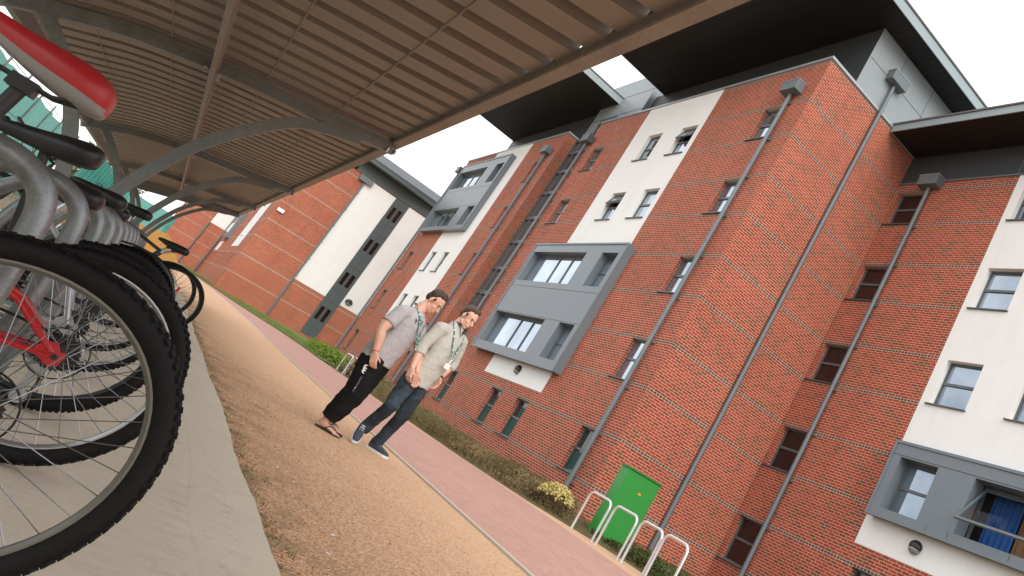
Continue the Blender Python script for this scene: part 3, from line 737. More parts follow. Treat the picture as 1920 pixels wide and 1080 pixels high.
# curved-back roof edge: overhang that tapers towards the right-hand end
pts = [(XD+1.15, 4.6), (XD+1.15, 9.2), (XD+.35, 13.5), (XD-8, 13.5), (XD-8, 4.6)]
m.prism(pts, lambda a, b: (a, b, 12.78), lambda a, b: (a, b, 13.0)); m.build('roof', M['clad_green'], B2)
m = MB(); m._add([(XD+.2,4.7,13.02), (XD+.2,14,13.02), (XD-6,14,15.2), (XD-6,4.7,15.2)], [(0,1,2,3)]); m._add([(XD+.2,4.7,13.02),(XD+.2,14,13.02),(XD+.2,14,13.34),(XD+.2,4.7,13.34)], [(0,1,2,3)])
m._add([(XD+.2,4.7,13.34), (XD+.2,14,13.34), (XD-6,14,13.6), (XD-6,4.7,13.6)], [(0,1,2,3)]); m.build('upper_roof', M['clad_dark'], B2)
wall_lamp(B2, 'X', XD, 11.05, 3.62, 1.6)
lm = MB(); lm.box(XD, XD+.16, 3.7, 4.15, 6.5, 6.75); lm.build('flood_light', M['white'], B2)
# flank E (faces the path) and the far gable D2
XF = -99
HE = [(x, x+1.1, *z_, 'n') for z_ in ((1.45, 2.85), ) for x in (-90, -86, -82, -78, -74, -70, -66.5)]
RE = [(-75.2, -67.6, 3.4, 11.8), (-97, -91, 3.0, 4.0)]
w = MB(); wall(w, 'Y', YE, XF, XD, 0, 11.9, HE, .3, skip=RE); w.quad((XF, YE, 0), (XF, -1.2, 0), (XF, -1.2, 12), (XF, YE, 12)); w.quad((XF, -1.2, 0), (XF-12, -1.2, 0), (XF-12, -1.2, 12), (XF, -1.2, 12))
w.build('brick_wall', M['brick_far'], B2)
HR = [(-72.2, -71.4, 4.4, 5.6), (-72.2, -71.4, 7.3, 8.5)]
for q in RE: r = MB(); wall(r, 'Y', YE-.012, *q, HR if q[0] > -80 else [], .2); r.build('render_panel', M['render'], B2)
r = MB(); r.quad((XF+.02, 1.75, 5.3), (XF+.02, YE, 5.3), (XF+.02, YE, 11.8), (XF+.02, 1.75, 11.8)); r.build('render_panel', M['render'], B2)
for (a, b, p, q, _) in HE: window(B2, 'Y', YE, a, b, p, q, M['glass_dark'], d=.25, sill=False)
for (a, b, p, q) in HR: window(B2, 'Y', YE-.012, a, b, p, q, M['glass'], d=.12)
m = MB(); m.box(-93, -86.5, YE-.35, YE, 4.3, 7.2); bo = m.build('bay', M['clad'], B2)
m = MB(); m.box(-92.6, -87, YE-.37, YE-.352, 4.7, 5.9); m.build('pane', M['glass'], bo)
drainpipe(B2, 'X', XF, 1.68, .1, 5.2, hop=False, r=.09); drainpipe(B2, 'X', XF, 3.35, .1, 9, hop=False, r=.09)
co = MB(); co.box(XF+.2, XD-.35, YE+.45, 20, 0, 12.7); co.build('inner_core', M['core'], B2)

# ------------------------------------------------------------------ cycle shelter
SH = thing('cycle_shelter', 'open galvanised steel bike shelter with corrugated roof on curved arms', 'bike shelter', (-12, -.55, .04))
rp_pts = [(-1.66, 1.66), (-1.52, 1.74), (-1.04, 1.96), (-.49, 2.12), (-.05, 2.215), (.32, 2.29), (.62, 2.355), (.93, 2.425)]
roofz = interp(rp_pts)
FX = [-.63, -7.03, -13.4, -19.42, -24.1]
X0, X1 = -24.3, 3.6
# corrugated sheet
m = MB(); per = .32; ys = [-1.62 + i*(.80+1.62)/14 for i in range(15)]
prof = []; x = X1
while x > X0:
    prof += [(x, 0), (x-.205, 0), (x-.208, .075), (x-.317, .075)]; x -= per
vs = []; 
for y in ys: vs += [(px, y, roofz(y) + .075 + h) for px, h in prof]
n = len(prof); fs = [(i*n+j, i*n+j+1, (i+1)*n+j+1, (i+1)*n+j) for i in range(len(ys)-1) for j in range(n-1)]
m._add(vs, fs); m.build('roof_sheet', M['sheet'], SH)
m = MB()
for y in (-1.25, -.8, -.18, .33):
    m.tube([(X1, y, roofz(y)+.070), (X0, y, roofz(y)+.070)], .004, 4)
m.build('sheet_joint', M['galv_fascia'], SH)
# C-section edge beams and purlin
def beam(name, y, z, mt):
    b = MB(); b.box(X0, X1, y-.035, y-.030, z, z+.08); b.box(X0, X1, y-.030, y+.03, z-.006, z); b.box(X0, X1, y+.03, y+.035, z-.006, z+.10); b.box(X0, X1, y-.03, y+.03, z+.08, z+.085)
    return b.build(name, mt, SH)
beam('edge_beam', .835, 2.425, M['galv_fascia']); beam('edge_beam', -1.62, 1.68, M['galv_frame'])
b = MB(); b.box(X0, X1, -.495, -.46, 2.05, 2.12); b.build('purlin', M['galv_fascia'], SH)
b = MB(); b.quad((X0-.02, -1.62, 1.60), (X0-.02, -1.62, 1.85), (X0-.02, .86, 2.53), (X0-.02, .86, 2.36)); b.build('end_trim', M['galv_frame'], SH)
def smooth_path(pts, k=5):
    P = [Vector(p) for p in pts]; out = []
    for i in range(len(P)-1):
        p0 = P[max(i-1, 0)]; p1 = P[i]; p2 = P[i+1]; p3 = P[min(i+2, len(P)-1)]
        for j in range(k):
            t = j/k; out.append(.5*((2*p1) + (p2-p0)*t + (2*p0-5*p1+4*p2-p3)*t*t + (3*p1-p0-3*p2+p3)*t**3))
    return out + [P[-1]]
def flat(mb, path, wx, wd):
    """box-section bar following path in a YZ plane: wx along X, wd across"""
    P = path; rings = []
    for i, p in enumerate(P):
        t = (P[min(i+1, len(P)-1)] - P[max(i-1, 0)]).normalized(); nrm = Vector((0, -t.z, t.y))
        rings.append([p + Vector((sx*wx/2, 0, 0)) + nrm*(sn_*wd/2) for sx, sn_ in ((-1,-1),(1,-1),(1,1),(-1,1))])
    vs = [q for r_ in rings for q in r_]; fs = []
    for i in range(len(P)-1):
        a, b_ = i*4, i*4+4
        for j_ in range(4): fs.append((a+j_, a+(j_+1) % 4, b_+(j_+1) % 4, b_+j_))
    fs += [(3,2,1,0), tuple(len(P)*4-4+j_ for j_ in range(4))]
    mb._add(vs, fs)
for fx in FX:
    b = MB(); flat(b, smooth_path([(fx, y, z-.0) for y, z in rp_pts if y < .8] + [(fx, .85, 2.40)]), .075, .095); ro = b.build('rafter', M['galv_frame'], SH)
    b = MB(); flat(b, smooth_path([(fx, y, z) for y, z in ((-.53,.04),(-.525,.35),(-.50,.66),(-.46,.93),(-.365,1.27),(-.205,1.64),(.10,2.06),(.34,2.205),(.60,2.300))]), .068, .085); b.build('arm', M['galv_frame'], SH)
    b = MB(); flat(b, smooth_path([(fx, y, z) for y, z in ((-.57,.35),(-.66,.66),(-.80,1.0),(-.90,1.20),(-1.02,1.38),(-1.20,1.58),(-1.40,1.745),(-1.5,1.76))]), .07, .085); b.build('arm', M['galv_frame'], SH)
    b = MB(); b.box(fx-.12, fx+.12, -.66, -.40, .04, .055); b.build('foot_plate', M['galv_frame'], SH)
    b = MB()
    for y in (.80, .86): b.tube([(fx+.05, y, roofz(y)-.06), (fx+.05, y, roofz(y)-.02)], .012, 6)
    for y, dx in ((-.53, .055), (-.43, .055), (-.53, -.055), (-.43, -.055)): b.tube([(fx+dx, y, 2.06), (fx+dx*1.5, y, 2.06)], .012, 6)
    b.build('bolt', M['alloy'], ro)

# ------------------------------------------------------------------ bike rack hoops
def hoop_path():
    return smooth_path([(0, -.185, .04), (0, -.190, .30), (0, -.200, .52), (0, -.220, .67), (0, -.238, .745), (0, -.272, .79), (0, -.335, .815), (0, -.41, .808), (0, -.49, .775), (0, -.56, .70), (0, -.60, .55), (0, -.62, .30), (0, -.63, .04)], 5)
def rack_hoop(x, label, first=None):
    if first is None:
        o = thing('rack_hoop', label, 'bike rack', (x, -.36, .043), 'row of thick galvanised rack hoops')
        m = MB(); m.tube([(x, p.y, p.z) for p in hoop_path()], .0275, 18); m.build('hoop', M['galv'], o, smooth=True)
        m = MB(); m.box(x-.05, x+.05, -.70, -.13, .043, .052); m.build('base_rail', M['galv'], o)
        return o
    o = copy_tree(first); o.location = (x, -.36, .043); o['label'] = label; return o
hx = [-2.32 - .9*i for i in range(13)]
ords = ['second', 'third', 'fourth', 'fifth', 'sixth', 'seventh', 'eighth', 'ninth', 'tenth', 'eleventh', 'twelfth']
h0 = rack_hoop(hx[0], 'thick curved steel rack hoop nearest the camera, in front of the black saddle')
for i, x in enumerate(hx[1:]):
    rack_hoop(x, ('thick steel rack hoop, %s from the nearest in the row of bikes' % ords[i]) if i < 11 else 'small steel rack hoop at the far end of the row of bikes', h0)

# ------------------------------------------------------------------ bicycles
def ring(R, r, n, m, axis='X', jit=0):
    pass
def bike(x, hy, label, frame, low=0, saddle=(.14, .93), tyre='knob', fork=None, saddle_mat=None, rim=None, R=.335, fender=False, steer=0, wb=1.06, lod=0, bell=None, seatang=0.0, two=None):
    o = thing('bicycle', label, 'bicycle', (x, hy, .043), 'bicycles parked in the rack')
    fork = fork or M['dark_paint']; rim = rim or M['alloy']; sm = saddle_mat or M['saddle_black']
    W = Vector((x, hy, .043))
    def P(u, z, s=0): return Vector((x + s, hy - u, .043 + z))      # u forward, z up, s towards +X (left side of bike)
    nseg = 64 if lod == 0 else 32
    def wheel(name, u, rear):
        C = P(u, R)
        rt = .027 if tyre == 'knob' else .020
        def circ(r, s=0, n=nseg): return [C + Vector((s, -r*math.cos(2*PI*i/n), r*math.sin(2*PI*i/n))) for i in range(n)]
        # rim: box-section ring
        m = MB(); n = nseg; rr = R - 2*rt + .004
        secs = [(-.0125, rr), (-.0125, rr-.006), (-.006, rr-.013), (.006, rr-.013), (.0125, rr-.006), (.0125, rr), (.0, rr-.004)]
        vs = []
        for i in range(n):
            a = 2*PI*i/n
            for sx, q in secs: vs.append(C + Vector((sx, -q*math.cos(a), q*math.sin(a))))
        k = len(secs); m._add(vs, [(i*k+j, i*k+(j+1) % k, ((i+1) % n)*k+(j+1) % k, ((i+1) % n)*k+j) for i in range(n) for j in range(k)])
        wo = m.build(name, rim, o, smooth=True)
        m = MB(); m.tube(circ(R-rt-.002), [(rt*.86, rt)]*nseg, 12, side=(1,0,0), closed=True)
        if tyre == 'knob' and lod < 2:
            nk = 78 if lod == 0 else 56
            for i in range(nk):
                for row, (sx, ang, off) in enumerate(((-.016, .62, .5), (.016, -.62, .5), (-.006, .15, 0), (.006, -.15, 0))):
                    a = 2*PI*(i + off)/nk; rad = Vector((0, -math.cos(a), math.sin(a))); tg = Vector((0, math.sin(a), math.cos(a)))
                    up = (rad*math.cos(ang) - Vector((math.sin(ang), 0, 0))).normalized(); sd = up.cross(tg)
                    h = R - (.0070 if row < 2 else .0028)
                    m.obox(C + rad*h*1.0 + Vector((sx*(.94 if row < 2 else 1), 0, 0)) - up*.0015, tg*(.0068 if row < 2 else .0055), sd*.0048, up*.0048)
        elif lod < 2:
            for i in range(150):
                a = 2*PI*i/90; rad = Vector((0, -math.cos(a), math.sin(a))); tg = Vector((0, math.sin(a), math.cos(a)))
                m.obox(C + rad*(R-.0025), tg*.007, Vector((.009, 0, 0)), rad*.003)
        m.build('tyre', M['rubber'], wo, smooth=True)
        m = MB(); ns = 32 if lod < 2 else 20; rs = .0011 if lod == 0 else .0016
        for i in range(ns):
            a = 2*PI*i/ns; sd = 1 if i % 2 else -1; ha = a + (1.15 if (i//2) % 2 else -1.15)
            h = C + Vector((sd*.028, -.021*math.cos(ha), .021*math.sin(ha))); q = C + Vector((0, -(rr-.012)*math.cos(a), (rr-.012)*math.sin(a)))
            m.tube([h, q], rs, 4, caps=False)
        m.build('spokes', M['spoke'], wo)
        m = MB(); m.tube([C + Vector((-.068, 0, 0)), C + Vector((.068, 0, 0))], .0055, 8); m.tube([C + Vector((q, 0, 0)) for q in (-.032, -.030, -.022, -.020, .020, .022, .030, .032)], [.02, .028, .028, .015, .015, .028, .028, .02], 14)
        m.tube([C + Vector((.055, 0, 0)), C + Vector((.075, 0, 0))], .009, 6)
        m.build('hub', M['alloy'] if not rear else M['chainblack'], wo, smooth=True)
        if rear:
            m = MB()
            for j, rc in enumerate((.055, .048, .042, .036, .030, .026)):
                sx = -.034 - j*.0045; nt = 26
                poly = []
                for i in range(nt*2): a = 2*PI*i/(nt*2); q = rc + (.003 if i % 2 else -.002); poly.append((q*math.cos(a), q*math.sin(a)))
                m.prism(poly, lambda a, b, s_=sx: C + Vector((s_, a, b)), lambda a, b, s_=sx: C + Vector((s_-.002, a, b)))
            m.build('cassette', M['chainblack'], wo)
            if lod == 0:
                m = MB(); m.tube(circ(.078, -.029, 32), .0022, 5, closed=True); m.build('spoke_guard', M['black'], wo)
        return wo
    wheel('wheel', 0, True); wheel('wheel', wb, False)
    bb = (.425, .285); st = (.265, .70-.16*low); sh = saddle; ht = (.90, .82-.2*low); hb = (.945, .68-.14*low)
    m = MB()
    def T(a, b, r, s0=0, s1=0, n=12): m.tube([P(a[0], a[1], s0), P(b[0], b[1], s1)], r, n)
    T(st, ht, .0155); T(bb, hb, .019); T(bb, st, .0155); T((ht[0]-.008, ht[1]+.03), hb, .021)
    m.tube([P(*bb, -.036), P(*bb, .036)], .022, 12)
    for sd in (-1, 1):
        m.tube([P(st[0]+low*.10, st[1]-.07+low*.0, sd*.016), P(.13+low*.03, .55-low*.115, sd*.045), P(.012, R+.008, sd*.064)], [.0085+low*.002, .0095+low*.002, .0085+low*.001], 10)
        m.tube([P(bb[0]-.03, bb[1], sd*.028), P(.26, .30, sd*.05), P(.012, R-.004, sd*.064)], [.0095, .0095, .009], 10)
        m.prism([(-.024, .012), (-.020, -.022), (.0, -.030), (.03, -.018), (.052, -.002), (.052, .012), (.03, .034), (.012, .040), (-.006, .018), (-.016, .022)], lambda a, b, q=sd: P(a, R+b, q*.060), lambda a, b, q=sd: P(a, R+b, q*.068))
    m.tube([P(.165, .60, -.04), P(.165, .60, .04)], .007, 8)
    m.build('frame', frame, o, smooth=True)
    m = MB(); dirr = (Vector((st[0], 0, st[1])) - Vector((bb[0], 0, bb[1]))).normalized()
    top = P(sh[0]+.125, sh[1]-.075); m.tube([P(st[0], st[1]), top], .0135, 12); m.tube([P(st[0]+.004, st[1]-.01), P(st[0]-.006, st[1]+.025)], .019, 12)
    m.build('seat_post', M['alloy'] if lod else M['black'], o, smooth=True)
    # saddle: lofted from wide tail to narrow nose
    m = MB(); secs = [(0, .044, .030, -.006), (.010, .066, .050, -.002), (.04, .080, .066, .003), (.085, .074, .064, .0), (.13, .055, .056, -.004), (.17, .036, .046, -.006), (.215, .025, .038, -.006), (.25, .019, .030, -.008), (.266, .010, .017, -.012)]
    vs = []; n = 20
    for (u, hw, hh, dz) in secs:
        for i in range(n):
            a = 2*PI*i/n; cx, cz = math.cos(a), math.sin(a)
            zz = hh*.55*cz if cz > 0 else hh*1.15*cz*(1 - .55*(1-abs(cx)))*1.0
            ux = math.copysign(abs(cx)**.75, cx)
            vs.append(P(sh[0]+u*math.cos(seatang), sh[1] - .016 + dz + zz + u*math.sin(seatang), hw*ux))
    k = len(secs); fs = [(i*n+j, i*n+(j+1) % n, (i+1)*n+(j+1) % n, (i+1)*n+j) for i in range(k-1) for j in range(n)]
    fs += [tuple(range(n-1, -1, -1)), tuple((k-1)*n+j for j in range(n))]
    m._add(vs, fs)
    if two:
        for i, f in enumerate(m.f):
            ri, rj = i//n, i % n; sa = math.sin(2*PI*(rj+.5)/n)
            m.m[i] = 1 if (sa < -.42 and ri < 7) else 0
        so = m.build('saddle', [two[0], two[1]], o, smooth=True)
    else: so = m.build('saddle', sm, o, smooth=True)
    su = so.modifiers.new('round', 'SUBSURF'); su.levels = su.render_levels = 2 if lod == 0 else 1
    for mm in list(so.modifiers):
        if mm.type == 'EDGE_SPLIT': so.modifiers.remove(mm)
    m = MB()
    for sd in (-1, 1): m.tube([P(sh[0]+.035, sh[1]-.045, sd*.038), P(sh[0]+.08, sh[1]-.062, sd*.024), P(sh[0]+.17, sh[1]-.062, sd*.022), P(sh[0]+.225, sh[1]-.03, sd*.01)], .0035, 6)
    m.obox(P(sh[0]+.125, sh[1]-.068), (.026,0,0), (0,.022,0), (0,0,.013)); m.build('saddle_rails', M['black'], so, smooth=True)
    # fork, stem, bars
    m = MB()
    for sd in (-1, 1): m.tube([P(hb[0]+.008, hb[1]-.03, sd*.052), P(hb[0]+.04, .50, sd*.052), P(wb, R, sd*.056)], [.013, .013, .009], 10)
    m.tube([P(hb[0]+.006, hb[1]-.025, -.052), P(hb[0]+.006, hb[1]-.025, .052)], .017, 10); m.tube([P(hb[0], hb[1]), P(hb[0]+.006, hb[1]-.03)], .015, 10)
    m.build('fork', fork, o, smooth=True)
    m = MB(); hz = ht[1] + .085
    m.tube([P(ht[0]-.01, ht[1]+.02), P(ht[0]-.02, hz-.01), P(ht[0]+.035, hz+.01)], .014, 10)
    m.tube([P(ht[0]-.02, hz+.035, -.29), P(ht[0]+.0, hz+.03, -.17), P(ht[0]+.035, hz+.01, -.05), P(ht[0]+.035, hz+.01, .05), P(ht[0]+.0, hz+.03, .17), P(ht[0]-.02, hz+.035, .29)], .0115, 10)
    ho = m.build('handlebar', M['black'], o, smooth=True)
    m = MB()
    for sd in (-1, 1):
        m.tube([P(ht[0]-.021, hz+.035, sd*.29), P(ht[0]-.012, hz+.033, sd*.18)], .0165, 12)
        m.tube([P(ht[0]+.0, hz+.02, sd*.17), P(ht[0]+.05, hz+.005, sd*.19), P(ht[0]+.04, hz+.0, sd*.25)], .005, 6)
    m.build('grip', M['rubber'], ho, smooth=True)
    m = MB()
    for sd in (-1, 1): m.tube(smooth_path([P(ht[0]+.02, hz+.01, sd*.15), P(ht[0]+.14, hz+.07, sd*.09), P(ht[0]+.11, hz-.05, sd*.03), P(hb[0]+.03, hb[1]+.02, 0)], 4), .0028, 5)
    m.build('brake_cable', M['black'], ho)
    # drivetrain on the far side
    m = MB(); nt = 40; poly = []
    for i in range(nt*2): a = 2*PI*i/(nt*2); q = .088 + (.003 if i % 2 else -.002); poly.append((q*math.cos(a), q*math.sin(a)))
    m.prism(poly, lambda a, b: P(bb[0]+a, bb[1]+b, -.048), lambda a, b: P(bb[0]+a, bb[1]+b, -.052))
    for sd, an in ((-1, .6), (1, .6+PI)):
        m.tube([P(*bb, sd*.06), P(bb[0]+.172*math.cos(an), bb[1]+.172*math.sin(an), sd*.075)], .010, 8)
        c_ = P(bb[0]+.172*math.cos(an), bb[1]+.172*math.sin(an), sd*.115); m.obox(c_, (.035,0,0), (0,.04,0), (0,0,.010))
    m.build('crankset', M['chainblack'], o)
    m = MB(); ch = []
    for i in range(9): a = PI/2 - PI*i/8*1.0; ch.append((bb[0]+.09*math.cos(a), bb[1]+.09*math.sin(a)))
    path = [(0, R+.045)] + ch + [(.03, R-.155), (-.01, R-.165), (-.005, R-.09), (.02, R-.06), (-.02, R-.045), (-.045, R), (-.03, R+.035)]
    m.tube([P(a, b, -.047) for a, b in path], [(.0045, .003)]*len(path), 5, closed=True); m.build('chain', M['chainblack'], o)
    m = MB(); m.obox(P(.015, R-.045, -.062), (.010,0,0), (0,.014,0), (0,0,.022)); m.obox(P(.018, R-.11, -.058), (.006,0,0), (0,.012,0), (0,0,.05))
    for zz, uu in ((R-.065, .018), (R-.155, .010)): m.tube([P(uu, zz, -.056), P(uu, zz, -.042)], .022, 12)
    m.build('derailleur', M['chainblack'] if frame != M['red'] else M['alloy'], o)
    if fender:
        m = MB(); n = 22; vs = []
        for i in range(n+1):
            a = math.radians(-10 + 200*i/n)*1.0
            for q, dz in ((-.028, -.012), (-.016, 0), (.016, 0), (.028, -.012)):
                vs.append(P(-(R+.02+dz)*math.cos(a)*1, R + (R+.02+dz)*math.sin(a), q))
        m._add(vs, [(i*4+j, i*4+j+1, i*4+j+5, i*4+j+4) for i in range(n) for j in range(3)]); m.build('mudguard', M['black'], o, smooth=True)
        m = MB(); m.obox(P(-.285, R+.235), (.014,0,0), (0,.008,0), (0,0,.018)); m.build('rear_reflector', M['red'], o)
    return o
bike(-1.95, -.088, 'bike with red and silver saddle and big knobbly tyre, closest to the camera', M['dark_paint'], saddle=(.13, .955), tyre='knob', rim=M['rim_dull'], two=(M['red_vinyl'], M['grey_vinyl']), seatang=.12)
bike(-3.05, -.044, 'red framed mountain bike with black saddle, second in the rack', M['red'], low=1, saddle=(.225, .905), tyre='knob', rim=M['alloy'], seatang=-.18)
bike(-3.87, -.08, 'silver framed bike with knobbly tyres, third in the rack', M['silver_paint'], saddle=(.17, .80), tyre='knob', rim=M['rim_dark'], lod=1)
bike(-5.08, -.077, 'dark bike with slick tyres and black saddle, fourth in the rack', M['dark_paint'], saddle=(.17, .855), tyre='slick', rim=M['alloy'], lod=1)
bike(-6.02, -.085, 'bike with black mudguard and red reflector, fifth in the rack', M['dark_paint'], saddle=(.16, .82), tyre='slick', rim=M['alloy'], fender=True, lod=1)
bike(-7.9, -.05, 'black bike with nose of saddle tilted up, behind the mudguard bike', M['dark_paint'], saddle=(.15, .92), tyre='slick', rim=M['rim_dark'], lod=1)
bike(-9.6, .27, 'dark bike sticking out of the rack furthest towards the gravel', M['dark_paint'], saddle=(.07, .83), tyre='slick', rim=M['rim_dark'], lod=1)
bike(-11.1, .24, 'black bike at the far end of the rack, last in the row', M['dark_paint'], saddle=(.09, .84), tyre='slick', rim=M['rim_dark'], lod=2)

# ------------------------------------------------------------------ path-side hoops
def sheffield(x0, x1, y, z, label, h=.72, group='slim pale steel bike stands beside the path', dy=0):
    o = thing('bike_stand', label, 'bike stand', ((x0+x1)/2, y, z), group)
    r = .13; pts = [(x0, y, z), (x0, y, z+h-r)]
    for i in range(1, 7): a = PI - PI/2*i/6; pts.append((x0+r+r*math.cos(a), y, z+h-r+r*math.sin(a)))
    pts.append((x1-r, y+dy, z+h))
    for i in range(1, 7): a = PI/2 - PI/2*i/6; pts.append((x1-r+r*math.cos(a), y+dy, z+h-r+r*math.sin(a)))
    pts.append((x1, y+dy, z))
    m = MB(); m.tube(pts, .024, 12); m.build('tube', M['stainless'], o, smooth=True)
    m = MB(); m.tube([(x0, y, z+.002), (x0, y, z+.012)], .05, 14); m.tube([(x1, y+dy, z+.002), (x1, y+dy, z+.012)], .05, 14); m.build('collar', M['stainless'], o)
sheffield(-12.38, -11.60, 7.42, 0, 'slim steel bike stand in front of the left edge of the green cabinet')
sheffield(-11.45, -10.70, 7.42, -.0, 'slim steel bike stand in front of the middle of the green cabinet')
sheffield(-10.57, -9.92, 7.42, -.0, 'slim steel bike stand between the green cabinet and the low dark hedge')
sheffield(-9.86, -9.22, 7.42, -.0, 'slim steel bike stand furthest right, in front of the low dark hedge')
sheffield(-29.6, -28.5, 6.3, 0.02, 'small far bike stand beside the brown shrubs, left one of two', h=.66, group='far pair of bike stands')
sheffield(-28.9, -27.8, 6.45, 0.02, 'small far bike stand just left of the black trousers, right one of two', h=.66, group='far pair of bike stands')

# green cabinet
CB = thing('utility_cabinet', 'tall bright green metal cabinet standing against the brick corner', 'cabinet', (-14.15, 9.35, 0))
m = MB(); m.box(-14.33, -14.03, 8.92, 9.84, -.05, 1.46); m.build('body', M['cab'], CB, bevel=.01)
m = MB(); m.box(-14.35, -14.0, 8.90, 9.86, 1.46, 1.50); m.build('lid', M['cab_dark'], CB, bevel=.006)
m = MB(); m.box(-14.032, -14.018, 8.945, 9.815, .03, 1.44); do = m.build('door', M['cab'], CB, bevel=.003)
m = MB(); m.box(-14.019, -14.013, 9.40, 9.48, 1.08, 1.12); m.build('sticker', M['sticker'], do)

# ------------------------------------------------------------------ plants
def leafy(name, label, cat, loc, size, mt, n, leaf=.05, group=None, core=None, seed=1, blades=False, stuff=False, lean=(0,0), base_mt=None):
    rn = random.Random(seed); o = thing(name, label, cat, loc, group)
    m = MB(); L = Vector(loc)
    ncl = max(6, int(size[0]*size[1]*14)); cl = []
    for i in range(ncl):
        a = rn.uniform(0, 2*PI); q = math.sqrt(rn.random())
        cl.append((q*math.cos(a)*size[0]*.5, q*math.sin(a)*size[1]*.5, rn.uniform(.35, 1.0)))
    for i in range(n):
        cx, cy, ch = cl[rn.randrange(ncl)]
        if blades:
            bx = cx + rn.gauss(0, .09); by = cy + rn.gauss(0, .09); h = size[2]*ch*rn.uniform(.6, 1.1)
            d = Vector((rn.gauss(0, .28), rn.gauss(0, .28), 1)).normalized(); wv = Vector((rn.uniform(-1,1), rn.uniform(-1,1), 0)).normalized()*leaf*rn.uniform(.25, .6)
            p0 = L + Vector((bx, by, 0)); p1 = p0 + d*h*.6; p2 = p0 + d*h + Vector((rn.gauss(0,.04), rn.gauss(0,.04), -h*.05))
            m._add([p0-wv*.6, p0+wv*.6, p1+wv, p1-wv, p2], [(0,1,2,3), (3,2,4)])
            if rn.random() < .5:
                for k_ in range(2):
                    c = p1 + (p2-p1)*rn.random(); a1 = Vector((rn.gauss(0,1), rn.gauss(0,1), rn.gauss(0,1))).normalized()*leaf*.8; a2 = Vector((rn.gauss(0,1), rn.gauss(0,1), rn.gauss(0,1))).normalized()*leaf*.5
                    m._add([c-a1, c+a2, c+a1], [(0,1,2)])
        else:
            r_ = .5*min(size[0], size[1])*.42
            zz = size[2]*ch*(.5 + .5*rn.random()**.6); 
            if rn.random() < .35: zz *= rn.random()
            c = L + Vector((cx + rn.gauss(0, r_*.5), cy + rn.gauss(0, r_*.5), zz))
            a1 = Vector((rn.gauss(0,1), rn.gauss(0,1), rn.gauss(0,1))).normalized()*leaf*rn.uniform(.6, 1.2); a2 = a1.cross(Vector((rn.gauss(0,1), rn.gauss(0,1), rn.gauss(0,1)))).normalized()*leaf*.5
            m._add([c-a1, c+a2, c+a1, c-a2], [(0,1,2,3)])
    m.build('foliage', mt, o)
    s = MB()
    for i in range(10):
        cx, cy, ch = cl[i % ncl]; s.tube([L+Vector((cx*.6, cy*.6, 0)), L+Vector((cx, cy, size[2]*ch*.8))], [.012, .004], 5)
    s.build('stem', M['bark'], o)
    return o
rn = random.Random(11)
leafy('hedge', 'bright green low hedge along the wall foot at the far end', 'hedge', (-34.0, 6.9, .05), (9.5, 1.3, .55), M['leaf_bright'], 9000, .05, seed=2)
leafy('shrub', 'brown heathery shrub right after the bright green hedge', 'shrub', (-28.5, 7.0, .03), (3.4, 1.2, .62), M['leaf_dry'], 4200, .05, 'shrubs in the verge', seed=3)
specs = [(-26.0, 7.3, 2.6, .55, 'leaf_olive', 'olive shrub behind the black trousers of the person in grey'),
         (-23.6, 7.25, 2.5, .50, 'leaf_dry', 'brown dry shrub directly left of the jeans'),
         (-21.3, 7.3, 2.4, .46, 'leaf_olive', 'olive clump just right of the jeans'),
         (-19.2, 7.4, 2.2, .44, 'leaf_mix', 'mixed green and brown clump below the left window of the ground floor pair'),
         (-17.5, 7.65, 1.8, .40, 'leaf_dry', 'dry pinkish brown clump below the right window of the ground floor pair'),
         (-16.2, 7.85, 1.6, .50, 'leaf_mix', 'dark upright clump between two dry brown clumps in the verge'),
         (-15.1, 7.95, 1.4, .42, 'leaf_dry', 'low brown clump left of the yellow flowering shrub')]
for i, (x, y, w_, h_, mt, lb) in enumerate(specs):
    leafy('shrub', lb, 'shrub', (x, y, 0), (w_, 1.5, h_), M[mt], 6500, .024, 'shrubs in the verge', seed=20+i)
m = MB(); rn = random.Random(77)
for i in range(5200):
    x = -14.6 - rn.random()*12.5; y = max(tanY(x), 6.3) + .25 + rn.random()*1.5; h = rn.uniform(.15, .55)
    p = Vector((x, y, 0)); d = Vector((rn.gauss(0,.35), rn.gauss(0,.35), 1)).normalized(); wv = Vector((rn.uniform(-1,1), rn.uniform(-1,1), 0)).normalized()*.004
    m._add([p-wv, p+wv, p+d*h], [(0,1,2)])
tag(m.build('dry_stalks', M['leaf_dry']), 'thin dry flower stalks standing through the verge planting', 'stalks', kind='stuff')
ys_ = leafy('flowering_shrub', 'yellow flowering shrub just left of the bike stands', 'shrub', (-14.0, 7.75, 0), (.95, .8, .50), M['leaf_dry'], 5000, .020, seed=40)
m = MB(); rn = random.Random(5); 
for i in range(1500):
    a = rn.uniform(0, 2*PI); q = math.sqrt(rn.random()); c = Vector((-13.95 + q*math.cos(a)*.45, 7.72 + q*math.sin(a)*.38, .24 + .27*math.sqrt(max(0, 1-q*q))*rn.uniform(.55, 1.15)))
    a1 = Vector((rn.gauss(0,1), rn.gauss(0,1), rn.gauss(0,1))).normalized()*.026; a2 = a1.cross(Vector((rn.gauss(0,1), rn.gauss(0,1), rn.gauss(0,1)))).normalized()*.016
    m._add([c-a1, c+a2, c+a1, c-a2], [(0,1,2,3)])
m.build('flowers', M['leaf_yellow'], ys_)
leafy('hedge', 'low dark green hedge behind the right-hand bike stands', 'hedge', (-10.5, 8.6, -.02), (4.2, .9, .36), M['leaf_dark'], 12000, .026, seed=50)
leafy('hedge', 'small dark green bush at the foot of the green cabinet', 'hedge', (-13.3, 8.75, 0), (1.3, .4, .10), M['leaf_dark'], 2500, .026, seed=51)
